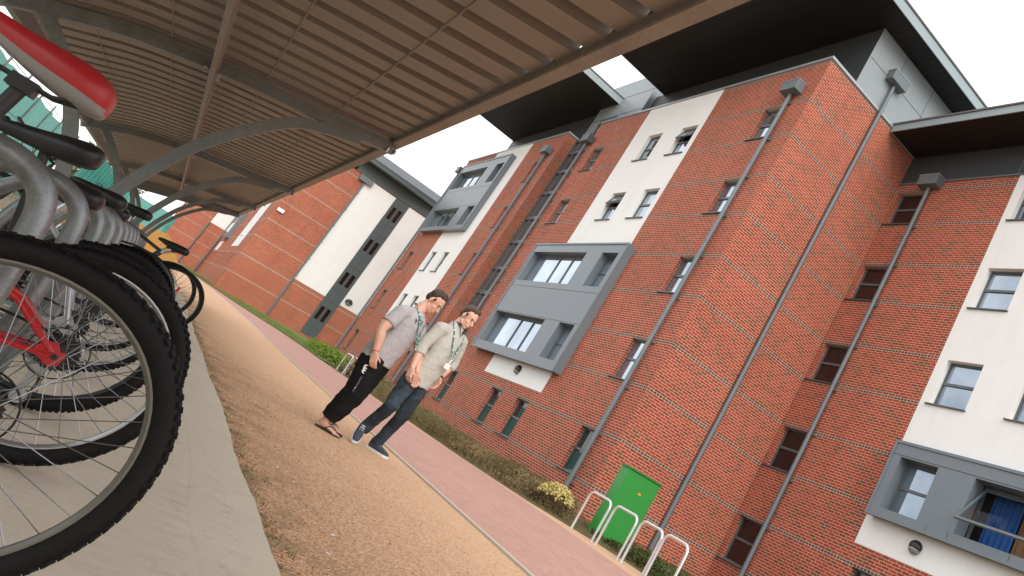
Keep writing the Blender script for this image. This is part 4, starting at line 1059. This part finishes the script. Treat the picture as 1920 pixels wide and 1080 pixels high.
# short tufts of grass and weeds along the slab edge and in the verge
m = MB(); rn = random.Random(9)
def tuft(x, y, z, h, n, sp=.03):
    for i in range(n):
        p = Vector((x+rn.gauss(0, sp), y+rn.gauss(0, sp), z)); d = Vector((rn.gauss(0,.5), rn.gauss(0,.5), 1)).normalized()*h*rn.uniform(.5,1.2); wv = Vector((rn.uniform(-1,1), rn.uniform(-1,1), 0)).normalized()*.0022
        m._add([p-wv, p+wv, p+d], [(0,1,2)])
for i in range(150):
    x = -2.5 - 16*rn.random()**1.6; tuft(x, .905 + abs(rn.gauss(0, .05)), 0, .022, 14, .022)
for i in range(14): tuft(-6.5 - rn.random()*5, 1.0+rn.random()*.45, 0, .016, 30, .06)
tag(m.build('weeds', M['leaf_olive']), 'small green weeds and grass growing along the concrete slab edge', 'weeds', kind='stuff')
m = MB()
for i in range(5200):
    x = -8.5 - rn.random()*23; y = max(tanY(x), 6.2) + .12 + rn.random()*3.2
    if y > 10.4: continue
    tuft(x, y, 0, rn.uniform(.05, .13), 5, .05)
tag(m.build('verge_grass', M['leaf_olive']), 'rough grass and stems covering the verge between path and wall', 'grass', kind='stuff')
m = MB()
for i in range(5000):
    x = -31 - rn.random()*50; y = farY(x) + rn.random()*max(.3, min(3.0, 10.3-farY(x)))
    p = Vector((x, y, gz(x)+.03)); d = Vector((rn.gauss(0,.4), rn.gauss(0,.4), 1))*rn.uniform(.05, .10); m._add([p+Vector((0,-.02,0)), p+Vector((0,.02,0)), p+d], [(0,1,2)])
tag(m.build('lawn_grass', M['lawn']), 'short green grass of the strip along the end block', 'grass', kind='stuff')
# litter and stones on the gravel
m = MB()
for i in range(2600):
    x = -2.6 - 12*rn.random()**1.5; y = .95 + rn.random()*2.2; s_ = rn.uniform(.0025, .0065)
    m.obox((x, y, s_*.5), Vector((rn.gauss(0,1), rn.gauss(0,1), 0)).normalized()*s_, Vector((0,0,1)).cross(Vector((1,.3,0)))*s_*.7, (0,0,s_*.6))
tag(m.build('loose_stones', M['gravel']), 'loose small stones scattered on the gravel strip', 'stones', kind='stuff')
m = MB()
for (x, y) in ((-4.15, 1.32), (-5.1, 1.25), (-6.6, 1.9), (-5.35, 1.18), (-3.75, 1.22), (-4.7, 2.3), (-3.9, 2.35)):
    a = rn.uniform(0, PI); d = Vector((math.cos(a), math.sin(a), 0)); m.tube([Vector((x,y,.004))-d*.010, Vector((x,y,.004))+d*.010], .003, 7)
tag(m.build('litter', M['white']), 'tiny white cigarette ends and paper scraps on the gravel', 'litter', kind='stuff')

# ------------------------------------------------------------------ left side: netting, hoarding, tree
def net(name, label, p0, p1, z0, z1, gaps=2.2, seed=1, group='teal netting fences'):
    o = thing(name, label, 'fence', ((p0[0]+p1[0])/2, (p0[1]+p1[1])/2, z0), group)
    rn = random.Random(seed); L = math.hypot(p1[0]-p0[0], p1[1]-p0[1]); n = max(4, int(L/.5)); k = 8
    nx, ny = -(p1[1]-p0[1])/L, (p1[0]-p0[0])/L
    vs = []
    for i in range(n+1):
        t = i/n; top = z1 - .10*abs(math.sin(t*L/gaps*PI)) 
        for j in range(k+1):
            s_ = j/k; w_ = .06*math.sin(i*1.3 + j*.9) + rn.uniform(-.02, .02)
            vs.append((p0[0]+(p1[0]-p0[0])*t + nx*w_, p0[1]+(p1[1]-p0[1])*t + ny*w_, z0 + (top-z0)*s_))
    m = MB(); m._add(vs, [(i*(k+1)+j, (i+1)*(k+1)+j, (i+1)*(k+1)+j+1, i*(k+1)+j+1) for i in range(n) for j in range(k)]); m.build('netting', M['net'], o, smooth='full')
    c = int(L/gaps)
    for i in range(c+1):
        t = i/c; x, y = p0[0]+(p1[0]-p0[0])*t, p0[1]+(p1[1]-p0[1])*t
        m = MB(); m.tube([(x-nx*.12, y-ny*.12, z0), (x-nx*.12, y-ny*.12, z1+.08)], .022, 8); m.build('post', M['galv'], o, smooth=True)
    m = MB()
    for zz in (z0+.35*(z1-z0), z0+.68*(z1-z0), z1-.02): m.tube([(p0[0]-nx*.1, p0[1]-ny*.1, zz), (p1[0]-nx*.1, p1[1]-ny*.1, zz)], .008, 5)
    m.build('rope', M['rope'], o)
net('netting_fence', 'bright teal netting fence behind the nearest saddles', (-2, -4.1), (-34, -4.1), 0, 2.5, seed=1)
net('netting_fence', 'pale teal netting fence further back behind the shelter posts', (-52, -5.2), (-76, -5.2), 0, 3.6, seed=2)
net('netting_fence', 'distant teal sheeted screen left of the far brick gable', (-74, -6.0), (-74, -.6), 0, 3.2, seed=3)
HO = thing('timber_hoarding', 'ochre plywood boards behind the rack seen between the saddles', 'hoarding', (-30, -1.0, 0))
for k_, poly in enumerate(([(-3.2,0),(-.78,0),(-.78,1.06),(-1.8,.95),(-3.2,.9)], [(-.76,0),(-.16,0),(-.16,1.2),(-.76,1.08)], [(-.14,0),(.5,0),(.5,.62),(-.14,1.2)])):
    m = MB(); m.prism(poly, lambda a, b: (-30-.03*k_, a, b), lambda a, b: (-30.04-.03*k_, a, b)); bo_ = m.build('board', M['ply'], HO)
    y0, y1 = poly[0][0], poly[1][0]; m = MB(); m.box(-30-.03*k_, -29.95-.03*k_, y0+.02, y1-.02, .42, .48); m.build('rail', M['ply'], bo_)
def tree(loc, h, r, label, seed, n=2600):
    o = thing('tree', label, 'tree', loc, 'hazy trees beyond the netting'); rn = random.Random(seed); L = Vector(loc)
    m = MB(); m.tube([L, L+Vector((.1,.0,h*.35)), L+Vector((.0,.1,h*.75))], [.22, .16, .05], 10)
    tips = []
    for i in range(9):
        a = rn.uniform(0, 2*PI); z0 = h*rn.uniform(.3, .6); p = L + Vector((math.cos(a)*r*.75*rn.uniform(.5,1), math.sin(a)*r*.75*rn.uniform(.5,1), z0 + h*rn.uniform(.12, .32)))
        m.tube([L+Vector((0,0,z0)), (L+Vector((0,0,z0))+p)/2+Vector((0,0,.2)), p], [.08, .05, .02], 6); tips.append(p)
    m.build('trunk', M['bark'], o)
    m = MB()
    cl = tips + [L + Vector((rn.gauss(0, r*.45), rn.gauss(0, r*.45), h*rn.uniform(.5, 1.0))) for _ in range(16)]
    for i in range(n):
        c = cl[rn.randrange(len(cl))] + Vector((rn.gauss(0, r*.2), rn.gauss(0, r*.2), rn.gauss(0, r*.17)))
        a1 = Vector((rn.gauss(0,1), rn.gauss(0,1), rn.gauss(0,1))).normalized()*.13; a2 = a1.cross(Vector((rn.gauss(0,1), rn.gauss(0,1), rn.gauss(0,1)))).normalized()*.07
        m._add([c-a1, c+a2, c+a1, c-a2], [(0,1,2,3)])
    m.build('crown', M['leaf_tree'], o)
tree((-75, -6.9, 0), 4.4, 1.5, 'small tree showing above the pale teal netting', 3)
tree((-97, -7.2, 0), 5.0, 2.0, 'low tree above the distant teal screen', 4)

#<P>
# ------------------------------------------------------------------ people
def remesh(ob, vox, sm=3, wr=0, wscale=.12):
    r = ob.modifiers.new('remesh', 'REMESH'); r.mode = 'VOXEL'; r.voxel_size = vox; r.use_smooth_shade = True
    s = ob.modifiers.new('smooth', 'SMOOTH'); s.factor = .6; s.iterations = sm
    if wr:
        tx = bpy.data.textures.new('folds', 'CLOUDS'); tx.noise_scale = wscale; tx.noise_depth = 3; tx.intensity = 1; tx.contrast = 1.2
        d = ob.modifiers.new('folds', 'DISPLACE'); d.texture = tx; d.strength = wr; d.mid_level = .5; d.texture_coords = 'LOCAL'
    return ob
def person(name, label, B, yaw, J, kind, mats, scale=1.0):
    B = Vector((*B, 0)); v = Vector((B.x, B.y, 0)).normalized(); r = Vector((v.y, -v.x, 0))
    if r.y < 0: r = -r
    a = math.radians(yaw); F = Vector((math.sin(a), math.cos(a), 0)); R = Vector((F.y, -F.x, 0)); U = Vector((0,0,1))
    def P(s, z, t=0): return B + r*s + U*z - v*t
    K = {k: P(*q) for k, q in J.items()}
    o = thing(name, label, 'person', B)
    skin, hairm, top, legs = mats
    # ---- skin: head, neck, arms, hands, feet in one continuous surface
    m = MB()
    hc = K['head']; hf = (K['nose'] - hc); hf = (hf - R*hf.dot(R)*.3).normalized() if kind == 1 else hf.normalized()
    hl = U.cross(hf).normalized(); hu = hf.cross(hl).normalized()
    H = (hf, hl, hu)
    HS = 1.08
    def Hp(f, l, u): return hc + (hf*f + hl*l + hu*u)*HS
    m.ell(Hp(-.012, 0, .030), (.098, .076, .098), 18, 12, ax=H)       # skull
    m.ell(Hp(.030, 0, -.035), (.060, .058, .085), 16, 10, ax=H)       # face
    m.ell(Hp(.048, 0, -.088), (.034, .036, .028), 12, 8, ax=H)        # chin
    m.tube([Hp(-.01, .048, -.055), Hp(.045, .028, -.088)], [.024, .02], 10); m.tube([Hp(-.01, -.048, -.055), Hp(.045, -.028, -.088)], [.024, .02], 10)
    m.tube([Hp(.083, 0, .012), Hp(.100, 0, -.012), Hp(.112, 0, -.030), Hp(.094, 0, -.038)], [.009, .011, .014, .010], 8)   # nose
    m.ell(Hp(.080, 0, .028), (.014, .046, .012), 12, 6, ax=H)         # brow
    m.ell(Hp(.082, 0, -.062), (.014, .024, .013), 10, 6, ax=H)        # mouth mound
    for q in (-1, 1):
        m.ell(Hp(-.008, q*.080, -.008), (.020, .009, .032), 10, 8, ax=H); m.ell(Hp(.056, q*.036, -.028), (.020, .020, .020), 10, 6, ax=H)
    nb = K['neck']
    m.tube([nb - U*.06, nb + (Hp(-.03,0,-.06)-nb)*.5, Hp(-.02, 0, -.04)], [.068, .060, .056], 14)
    def arm(s):
        sh, el, wr, hd = K[s+'sh'], K[s+'el'], K[s+'wr'], K[s+'hd']
        m.tube(smooth_path([sh, sh*.45+el*.55, el, el*.62+wr*.38, wr], 4), [q_*(1.12 if kind == 1 else 1) for q_ in [.056]*3 + [.055]*2 + [.054, .052, .050, .047, .045, .047, .049, .047, .043, .037, .031, .028][:12]], 12)
        # hand: palm, four unequal bent fingers, thumb from the side
        d = (hd - wr).normalized(); sd = R if s == 'r' else -R
        pn = (sd - d*sd.dot(d)).normalized(); ac = d.cross(pn).normalized()    # pn: back of hand faces outwards
        if ac.dot(F) < 0: ac = -ac
        L = .19
        m.obox(wr + d*.055, d*.048, ac*.038, pn*.014)
        m.tube([wr - d*.01, wr + d*.03, wr + d*.08], [(.026, .02), (.033, .018), (.038, .015)], 10, side=ac)
        for i, (off, ln, cu) in enumerate(((.030, .070, .55), (.010, .080, .65), (-.010, .074, .75), (-.029, .060, .85))):
            p0 = wr + d*.095 + ac*off; c1 = .35 + cu*.5
            p1 = p0 + (d*math.cos(.35) - pn*math.sin(.35))*ln*.45; p2 = p1 + (d*math.cos(c1) - pn*math.sin(c1))*ln*.33; p3 = p2 + (d*math.cos(c1+cu) - pn*math.sin(c1+cu))*ln*.27
            m.tube([p0 - d*.02, p0, p1, p2, p3], [.0095, .0100, .0095, .0088, .007], 8)
        t0 = wr + d*.035 + ac*.034
        m.tube([t0 - ac*.012, t0 + (ac*.7 + d*.8 - pn*.3).normalized()*.035, t0 + (ac*.45 + d*.9 - pn*.45).normalized()*.065], [.014, .0115, .009], 8)
    arm('r'); arm('l')
    def foot(h, t, sc=1.0, r0=1.0):
        d = (t - h); Lf = d.length; d.normalize(); s_ = d.cross(U).normalized()
        return d, s_, Lf
    if kind == 1:
        for s in ('r', 'l'):
            an, he, to = K[s+'an'], K[s+'he'], K[s+'to']; d, s_, Lf = foot(he, to)
            m.tube([K[s+'kn']*.3 + an*.7, an + U*.02, an - U*.03], [.050, .042, .044], 12)
            m.tube([he + d*.03 + U*.025, he*.75+to*.25 + U*.038, he*.45+to*.55 + U*.030, he*.2+to*.8 + U*.018], [(.032,.030), (.036,.038), (.043,.026), (.046,.015)], 12, side=s_)
            m.tube([he + d*.03 + U*.03, an], [.034, .04], 10)
            for i in range(5):
                q = (i-2)*.019; ln = (.050, .046, .042, .038, .030)[i]; q = q if s == 'l' else q
                m.tube([he*.22+to*.78 + s_*q + U*.015, he*.22+to*.78 + s_*q*1.05 + d*ln + U*.011], [.0105, .0085], 8)
    hp_, nk_ = K['hip'], K['neck']
    m.tube([hp_ - U*.06, hp_ + U*.1, hp_*.5 + nk_*.5, hp_*.15 + nk_*.85 - U*.01, nk_], [(.12,.085), (.12,.085), (.125,.085), (.10,.065), (.05,.05)], 16, side=R)
    for s, q in (('r', 1), ('l', -1)):
        m.tube([hp_*.12 + nk_*.88 - U*.02, K[s+'sh']], [.05, .05], 10)
        m.tube([hp_ + R*q*.06 - U*.04, K[s+'kn'], K[s+'an']], [.062, .045, .036], 12)
    body = m.build('body', skin, o); remesh(body, .0065, 2)
    # ---- face details
    for q in (-1, 1): e = MB(); e.ell(Hp(.082, q*.030, .006), (.006, .012, .005), 10, 6, ax=H); e.build('eye', M['eye'], o, smooth='full')
    e = MB(); e.tube([Hp(.094, -.022, -.064), Hp(.101, 0, -.062), Hp(.094, .022, -.064)], [.003, .0055, .003], 6); e.build('lips', M['lip'], o, smooth='full')
    for q in (-1, 1): h = MB(); h.tube([Hp(.088, q*.014, .030), Hp(.090, q*.032, .035), Hp(.078, q*.050, .030)], [.003, .004, .002], 6); h.build('eyebrow', hairm, o)
    h = MB(); rn_ = random.Random(17 + kind)
    h.ell(Hp(-.034, 0, .048), (.090, .082, .090), 18, 12, ax=H); h.ell(Hp(-.060, 0, .0), (.060, .074, .070), 14, 8, ax=H)
    h.ell(Hp(.012, 0, .108), (.056, .058, .026), 14, 8, ax=H)
    for i in range(90):
        a_, b_ = rn_.uniform(-1.6, 1.6), rn_.uniform(.15, 1.45); c = Vector((math.cos(a_)*math.cos(b_)*.08 - .01, math.sin(a_)*math.cos(b_)*.075, .055+math.sin(b_)*.07))
        p = Hp(min(c.x, .048) if c.z > .085 else min(c.x, .0), c.y*.97, c.z); dd = (hf*(.15 if kind == 1 else .3) + hu*.6 + hl*rn_.uniform(-.5, .5)).normalized()
        h.tube([p - dd*.012, p + dd*.020], [.008, .003], 5)
    for q in (-1, 1): h.tube([Hp(.022, q*.078, .04), Hp(.018, q*.079, .005)], [.014, .008], 6)
    ho = h.build('hair', hairm, o); remesh(ho, .005, 1, .006, .010)
    # ---- top garment: torso and sleeves
    m = MB(); hp, ch, nk = K['hip'], K['chest'], K['neck']
    if kind == 1: prof = [(-.07, .198, .162), (.02, .198, .165), (.12, .190, .158), (.25, .192, .152), (.38, .202, .150), (.47, .195, .135), (.53, .145, .105), (.565, .085, .085)]
    else: prof = [(-.10, .178, .150), (-.02, .185, .152), (.10, .176, .142), (.24, .178, .136), (.38, .190, .134), (.48, .180, .122), (.54, .130, .098), (.575, .088, .088)]
    tot = (nk - hp).length; path = []; 
    for dz, _, _ in prof:
        f_ = dz/.575; q = hp*(1-f_) + nk*f_ if f_ >= 0 else hp + U*dz
        bul = math.sin(max(0, min(1, f_))*PI); path.append(q + (ch - (hp*.42 + nk*.58))*bul)
    m.tube(path, [(b_, c_) for _, b_, c_ in prof], 24, side=R)
    for s, q in (('r', 1), ('l', -1)):
        sh, el, wr = K[s+'sh'], K[s+'el'], K[s+'wr']
        m.ell(sh - U*.01, (.078, .078, .075), 12, 8)
        m.tube([path[5] + R*q*.07, sh], [.085, .076], 12)
        if kind == 1: m.tube([sh, sh*.45 + el*.55, sh*.28+el*.72], [.076, .078, .082], 14)
        else:
            e2 = el*.62 + wr*.38
            m.tube([sh, sh*.5 + el*.5, el, e2], [.078, .070, .066, .062], 14)
            for k_ in range(4): c = e2 + (el-e2).normalized()*.022*k_; m.tube([c, c + (el-e2).normalized()*.012], [.066+.002*(k_ % 2), .066], 14)
    if kind == 2: m.tube([nk - U*.03, nk + U*.035], [.088, .076], 16)
    to = m.build('t_shirt' if kind == 1 else 'jumper', top, o); remesh(to, .009, 4, .017, .07)
    # ---- trousers
    m = MB()
    m.tube([hp - U*.03, hp + U*.05, hp + U*.10], [(.165, .140), (.168, .138), (.160, .132)], 20, side=R)
    for s, q in (('r', 1), ('l', -1)):
        kn, an = K[s+'kn'], K[s+'an']; hj = hp + R*q*.085 - U*.04
        if kind == 1: rad = [(.118, .135), (.118, .132), (.110, .122), (.102, .114), (.096, .106), (.088, .100), (.078, .090)]
        else: rad = [(.100, .116), (.092, .104), (.078, .088), (.070, .078), (.066, .074), (.060, .068), (.062, .070)]
        pth = [hj, hj*.7 + kn*.3, hj*.35+kn*.65, kn, kn*.7+an*.3, kn*.35+an*.65, an + (kn-an).normalized()*(.02 if kind == 1 else -.005)]
        m.tube(pth, rad, 18, side=R)
    tr = m.build('joggers' if kind == 1 else 'jeans', legs, o); remesh(tr, .010, 3, .030 if kind == 1 else .020, .11 if kind == 1 else .07)
    return o, K, P, (F, R, U), H, Hp, path, to, tr

def stick_text(body, size, at, xdir, ydir, mt, parent, name, target=None, font_off=0.0):
    cu = bpy.data.curves.new(name, 'FONT'); cu.body = body; cu.size = size; cu.resolution_u = 2; cu.offset = font_off
    tmp = bpy.data.objects.new(name, cu); COL.objects.link(tmp)
    dg = bpy.context.evaluated_depsgraph_get(); me = bpy.data.meshes.new_from_object(tmp.evaluated_get(dg)); bpy.data.objects.remove(tmp)
    xd, yd = Vector(xdir).normalized(), Vector(ydir).normalized(); o_ = worldloc(parent)
    m = MB(); m._add([Vector(at) + xd*q.co.x + yd*q.co.y for q in me.vertices], [tuple(p.vertices) for p in me.polygons])
    ob = m.build(name, mt, parent)
    if target is not None:
        sw = ob.modifiers.new('cling', 'SHRINKWRAP'); sw.target = target; sw.wrap_method = 'NEAREST_SURFACEPOINT'; sw.wrap_mode = 'ABOVE_SURFACE'; sw.offset = .004
    return ob

J1 = dict(head=(.135, 1.675, 0), nose=(.275, 1.585, .085), neck=(.035, 1.515, 0), chest=(.035, 1.27, 0), hip=(-.03, .90, 0),
          rsh=(-.085, 1.405, .185), rel=(-.155, 1.150, .26), rwr=(-.075, .895, .27), rhd=(-.03, .78, .27),
          lsh=(.120, 1.410, -.170), lel=(.285, 1.150, -.14), lwr=(.395, .930, -.06), lhd=(.445, .815, -.05),
          rkn=(-.02, .47, .13), ran=(-.10, .105, .08), rhe=(-.150, .02, .06), rto=(.085, .005, .155),
          lkn=(.00, .49, -.04), lan=(-.075, .12, -.12), lhe=(-.135, .05, -.15), lto=(.105, .02, -.05))
p1, K, P, (F, R, U), H, Hp, path, tee, trs = person('person', 'person in grey t-shirt and black tracksuit bottoms looking down, walking nearer the bikes', (-8.75, 2.17), 40, J1, 1, (M['skin'], M['hair'], M['tee'], M['joggers']))
for s, lab in (('r', 0), ('l', 1)):
    he, to = K[s+'he'], K[s+'to']; d = (to-he); L_ = d.length; d.normalize(); sd = d.cross(U).normalized(); m = MB()
    poly = [(-.01,-.030),(-.01,.030),(.10,.036),(.20,.050),(.262,.040),(.285,.0),(.262,-.042),(.20,-.050),(.10,-.036)]
    m.prism(poly, lambda a, b: he + d*a + sd*b - U*.016, lambda a, b: he + d*a + sd*b + U*.000); so_ = m.build('flip_flop', M['sandal'], p1)
    m = MB(); q = he*.25+to*.75
    for k_ in (-1, 1): m.tube([he*.62+to*.38 + sd*.046*k_ + U*.0, he*.45+to*.55 + sd*.03*k_ + U*.052, q + U*.034], [.007, .008, .006], 6)
    m.build('strap', M['sandal'], so_)
m = MB(); wr = K['rwr']; d = (K['rhd']-wr).normalized(); m.tube([wr - d*.03, wr - d*.022], .036, 16); m.build('wristband', M['wristband'], p1, smooth='full')
def lanyard(parent, K, nk, F, R, U, shirt, card, front=.135, side=.085, end=None):
    m = MB(); dt = MB()
    tip = end
    for q in (-1, 1):
        pts = smooth_path([nk - F*.075 + U*.035, nk + R*q*.080 + U*.03, nk + R*q*side + F*.080 - U*.075, (nk + R*q*.045 + F*.12 - U*.19)*.55 + (tip + R*q*.02)*.45 + F*.02, tip + R*q*.004 + F*.0], 6)
        for i in range(len(pts)-1):
            a, b = pts[i], pts[i+1]; t_ = (b-a).normalized(); n_ = (F*.8 + U*.3); wv = t_.cross(n_).normalized()*.0085; off = n_.normalized()*.004
            m._add([a-wv, a+wv, b+wv, b-wv, a-wv+off, a+wv+off, b+wv+off, b-wv+off], [(0,1,2,3),(4,7,6,5),(0,4,5,1),(2,6,7,3),(1,5,6,2),(0,3,7,4)])
            if i % 2 == 1: m.cur = 1; c = (a+b)/2 + off*1.3; q1 = t_*.007; q2 = wv*.75; m._add([c-q1-q2, c+q1-q2, c+q1+q2, c-q1+q2], [(0,1,2,3)]); m.cur = 0
    lo = m.build('lanyard', [M['green_ribbon'], M['white_dot']], parent)
    sw_ = lo.modifiers.new('cling', 'SHRINKWRAP'); sw_.target = shirt; sw_.wrap_method = 'NEAREST_SURFACEPOINT'; sw_.wrap_mode = 'OUTSIDE'; sw_.offset = .006
    if card:
        c = tip - U*.075; m = MB(); m.obox(c, R*.042, F*.003, U*.030); m.obox(tip - U*.02, R*.006, F*.004, U*.025); m.build('badge', M['white_dot'], parent)
lanyard(p1, K, K['neck'], F, R, U, tee, False, end=P(.235, 1.13, .10))
# print on the chest of the t-shirt and marks on the thigh of the trousers
stick_text('Wil', .10, K['chest'] + U*.10 + F*.15 + R*.165, -R, U, M['print'], p1, 'shirt_print', tee, .001)
th = K['hip']*.62 + K['rkn']*.38 + R*.13
fw = (F*.75 + R*.25).normalized(); lg = (K['rkn']-K['hip']).normalized(); 
m = MB()
for k_ in range(3):
    c0 = th + fw*.045 + lg*(.0 + k_*.026) + R*.01
    arc = [c0 + (-fw)*(.030*math.cos(a_)) + lg*(.019*math.sin(a_)) for a_ in [math.radians(-95 + 190*i/8) for i in range(9)]]
    vs = []; 
    for i, p in enumerate(arc):
        wv = .0085*math.sin(PI*(i+.8)/(9.6)); dd = (p - c0).normalized()*wv; vs += [p-dd, p+dd]
    m._add(vs, [(2*i, 2*i+1, 2*i+3, 2*i+2) for i in range(8)])
lo = m.build('leg_logo', M['white_dot'], p1); sw = lo.modifiers.new('cling', 'SHRINKWRAP'); sw.target = trs; sw.wrap_mode = 'ABOVE_SURFACE'; sw.offset = .005
stick_text('CANTERBURY', .030, th + lg*.11 + fw*.03 + R*.01, lg, -fw*-1, M['tee'], p1, 'leg_print', trs)

sc_ = lambda s, z, t=0: (s*.965, .8+(z-.8)*.965, t)
J2 = dict(head=sc_(.062, 1.775, .02), nose=sc_(.178, 1.715, .125), neck=sc_(.000, 1.615, -.02), chest=(.03, 1.28, 0), hip=(-.04, .92, 0),
          rsh=(-.130, 1.480, .165), rel=(-.185, 1.215, .20), rwr=(-.150, .955, .27), rhd=(-.125, .84, .27),
          lsh=(.135, 1.490, -.150), lel=(.195, 1.240, -.22), lwr=(.155, 1.010, -.14), lhd=(.160, .90, -.11),
          rkn=(-.120, .48, .20), ran=(-.225, .165, .02), rhe=(-.25, .17, -.02), rto=(-.225, .035, .20),
          lkn=(.045, .48, -.03), lan=(-.030, .085, -.10), lhe=(-.085, .012, -.14), lto=(.175, .012, .06))
p2, K, P, (F, R, U), H, Hp, path, jum, jns = person('person', 'person in beige zip-neck jumper and dark jeans smiling, walking nearer the brick path', (-8.88, 2.70), 60, J2, 2, (M['skin2'], M['hair2'], M['jumper'], M['denim']))
for s in ('r', 'l'):
    he, to = K[s+'he'], K[s+'to']; d = (to-he).normalized(); sd = d.cross(U).normalized(); up = sd.cross(d).normalized()
    m = MB(); m.tube([he + d*.005 + up*.045, he + d*.06 + up*.055, he + d*.12 + up*.048, he + d*.19 + up*.036, he + d*.262 + up*.028, he + d*.285 + up*.022], [(.032,.040), (.040,.052), (.043,.042), (.047,.032), (.040,.024), (.022,.014)], 14, side=sd)
    m.tube([K[s+'an'] + up*.03, he + d*.05 + up*.06], [.045, .045], 12)
    sh_ = m.build('shoe', M['shoe'], p2); remesh(sh_, .006, 2)
    m = MB(); poly = [(-.022,-.028),(-.022,.028),(.06,.040),(.18,.052),(.26,.046),(.298,.018),(.298,-.018),(.26,-.046),(.18,-.052),(.06,-.040)]
    m.prism(poly, lambda a, b: he + d*a + sd*b - up*.010, lambda a, b: he + d*a + sd*b + up*.016); m.build('sole', M['sole'], sh_)
    m = MB()
    for k_ in range(4): q = he + d*(.105+.024*k_) + up*(.094-.010*k_); m.tube([q - sd*.022, q + up*.003, q + sd*.022], .004, 5)
    m.build('laces', M['white_dot'], sh_)
nk = K['neck']
m = MB()   # open zip collar, dark lining showing in front
for q in (-1, 1):
    a = nk + U*.045 + R*q*.070 + F*.02; b = nk + F*.115 + U*.01 + R*q*.055; c = nk + F*.120 - U*.075 + R*q*.004; d_ = nk + F*.080 + U*.055 + R*q*.045
    m._add([a, b, c, d_, a+F*.006+U*.004, b+F*.006, c+F*.006, d_+F*.006], [(0,1,2,3),(4,7,6,5),(0,4,5,1),(1,5,6,2),(2,6,7,3),(3,7,4,0)])
m.build('collar', M['navy_collar'], p2)
m = MB(); m.tube([nk + F*.13 - U*.05, nk + F*.142 - U*.18], .0035, 5); m.build('zip', M['alloy'], p2)
lanyard(p2, K, nk, F, R, U, jum, True, end=P(.150, 1.225, .17))
m = MB(); wr = K['lwr']; d = (K['lhd']-wr).normalized(); m.tube([wr - d*.03, wr - d*.008], .034, 16); m.ell(wr - d*.02 - R*.034, (.02,.02,.02), 10, 8); m.build('watch', M['black'], p2, smooth='full')
#</P>

# ------------------------------------------------------------------ light, sky, camera
sun = bpy.data.lights.new('sun', 'SUN'); sun.energy = 1.15; sun.angle = math.radians(32); sun.color = (1, .95, .88)
so = bpy.data.objects.new('sun', sun); COL.objects.link(so)
SD = Vector((.92, -.20, .50)).normalized()      # direction towards the sun
so.rotation_euler = SD.to_track_quat('Z', 'Y').to_euler()
w_ = bpy.data.worlds.new('World'); scn.world = w_; w_.use_nodes = True
t = w_.node_tree; bg = t.nodes['Background']
sky = t.nodes.new('ShaderNodeTexSky'); sky.sky_type = 'NISHITA'; sky.sun_disc = False
sky.sun_elevation = math.asin(SD.z); sky.sun_rotation = math.atan2(SD.x, SD.y); sky.dust_density = 4; sky.air_density = 1.2
tcw = t.nodes.new('ShaderNodeTexCoord')
hsv = t.nodes.new('ShaderNodeHueSaturation'); hsv.inputs['Saturation'].default_value = .30; t.links.new(sky.outputs[0], hsv.inputs['Color'])
nz = t.nodes.new('ShaderNodeTexNoise'); nz.inputs['Scale'].default_value = 2.2; nz.inputs['Detail'].default_value = 6; t.links.new(tcw.outputs['Generated'], nz.inputs['Vector'])
rmp = t.nodes.new('ShaderNodeValToRGB'); rmp.color_ramp.elements[0].position = .3; rmp.color_ramp.elements[0].color = (10.5, 10.9, 11.5, 1); rmp.color_ramp.elements[1].position = .7; rmp.color_ramp.elements[1].color = (13, 13, 13.1, 1)
t.links.new(nz.outputs[0], rmp.inputs[0])
mx = t.nodes.new('ShaderNodeMix'); mx.data_type = 'RGBA'; mx.inputs[0].default_value = .85
t.links.new(hsv.outputs[0], mx.inputs[6]); t.links.new(rmp.outputs[0], mx.inputs[7]); t.links.new(mx.outputs[2], bg.inputs[0])
bg.inputs[1].default_value = .10

cam = bpy.data.cameras.new('camera'); co_ = bpy.data.objects.new('camera', cam); COL.objects.link(co_); scn.camera = co_
Rr = ((0.5763487339482166, 0.6708042563260808, 0.46673738501549505), (0.04251893245026651, 0.545750731088212, -0.8368681377014972), (-0.8160969778522513, 0.5021730669913472, 0.28602086205192456))
X_, Y_, Z_ = Vector(Rr[0]), -Vector(Rr[1]), -Vector(Rr[2])
co_.matrix_world = Matrix(((X_.x, Y_.x, Z_.x, 0), (X_.y, Y_.y, Z_.y, 0), (X_.z, Y_.z, Z_.z, .8), (0, 0, 0, 1)))
cam.sensor_width = 36; cam.lens = 1462.66/1920*36; cam.shift_x = -.1995; cam.clip_start = .05; cam.clip_end = 2000
scn.view_settings.view_transform = 'Standard'; scn.view_settings.look = 'None'; scn.view_settings.exposure = .48; scn.view_settings.gamma = 1
scn.cycles.max_bounces = 8; scn.cycles.diffuse_bounces = 5; scn.cycles.use_denoising = True
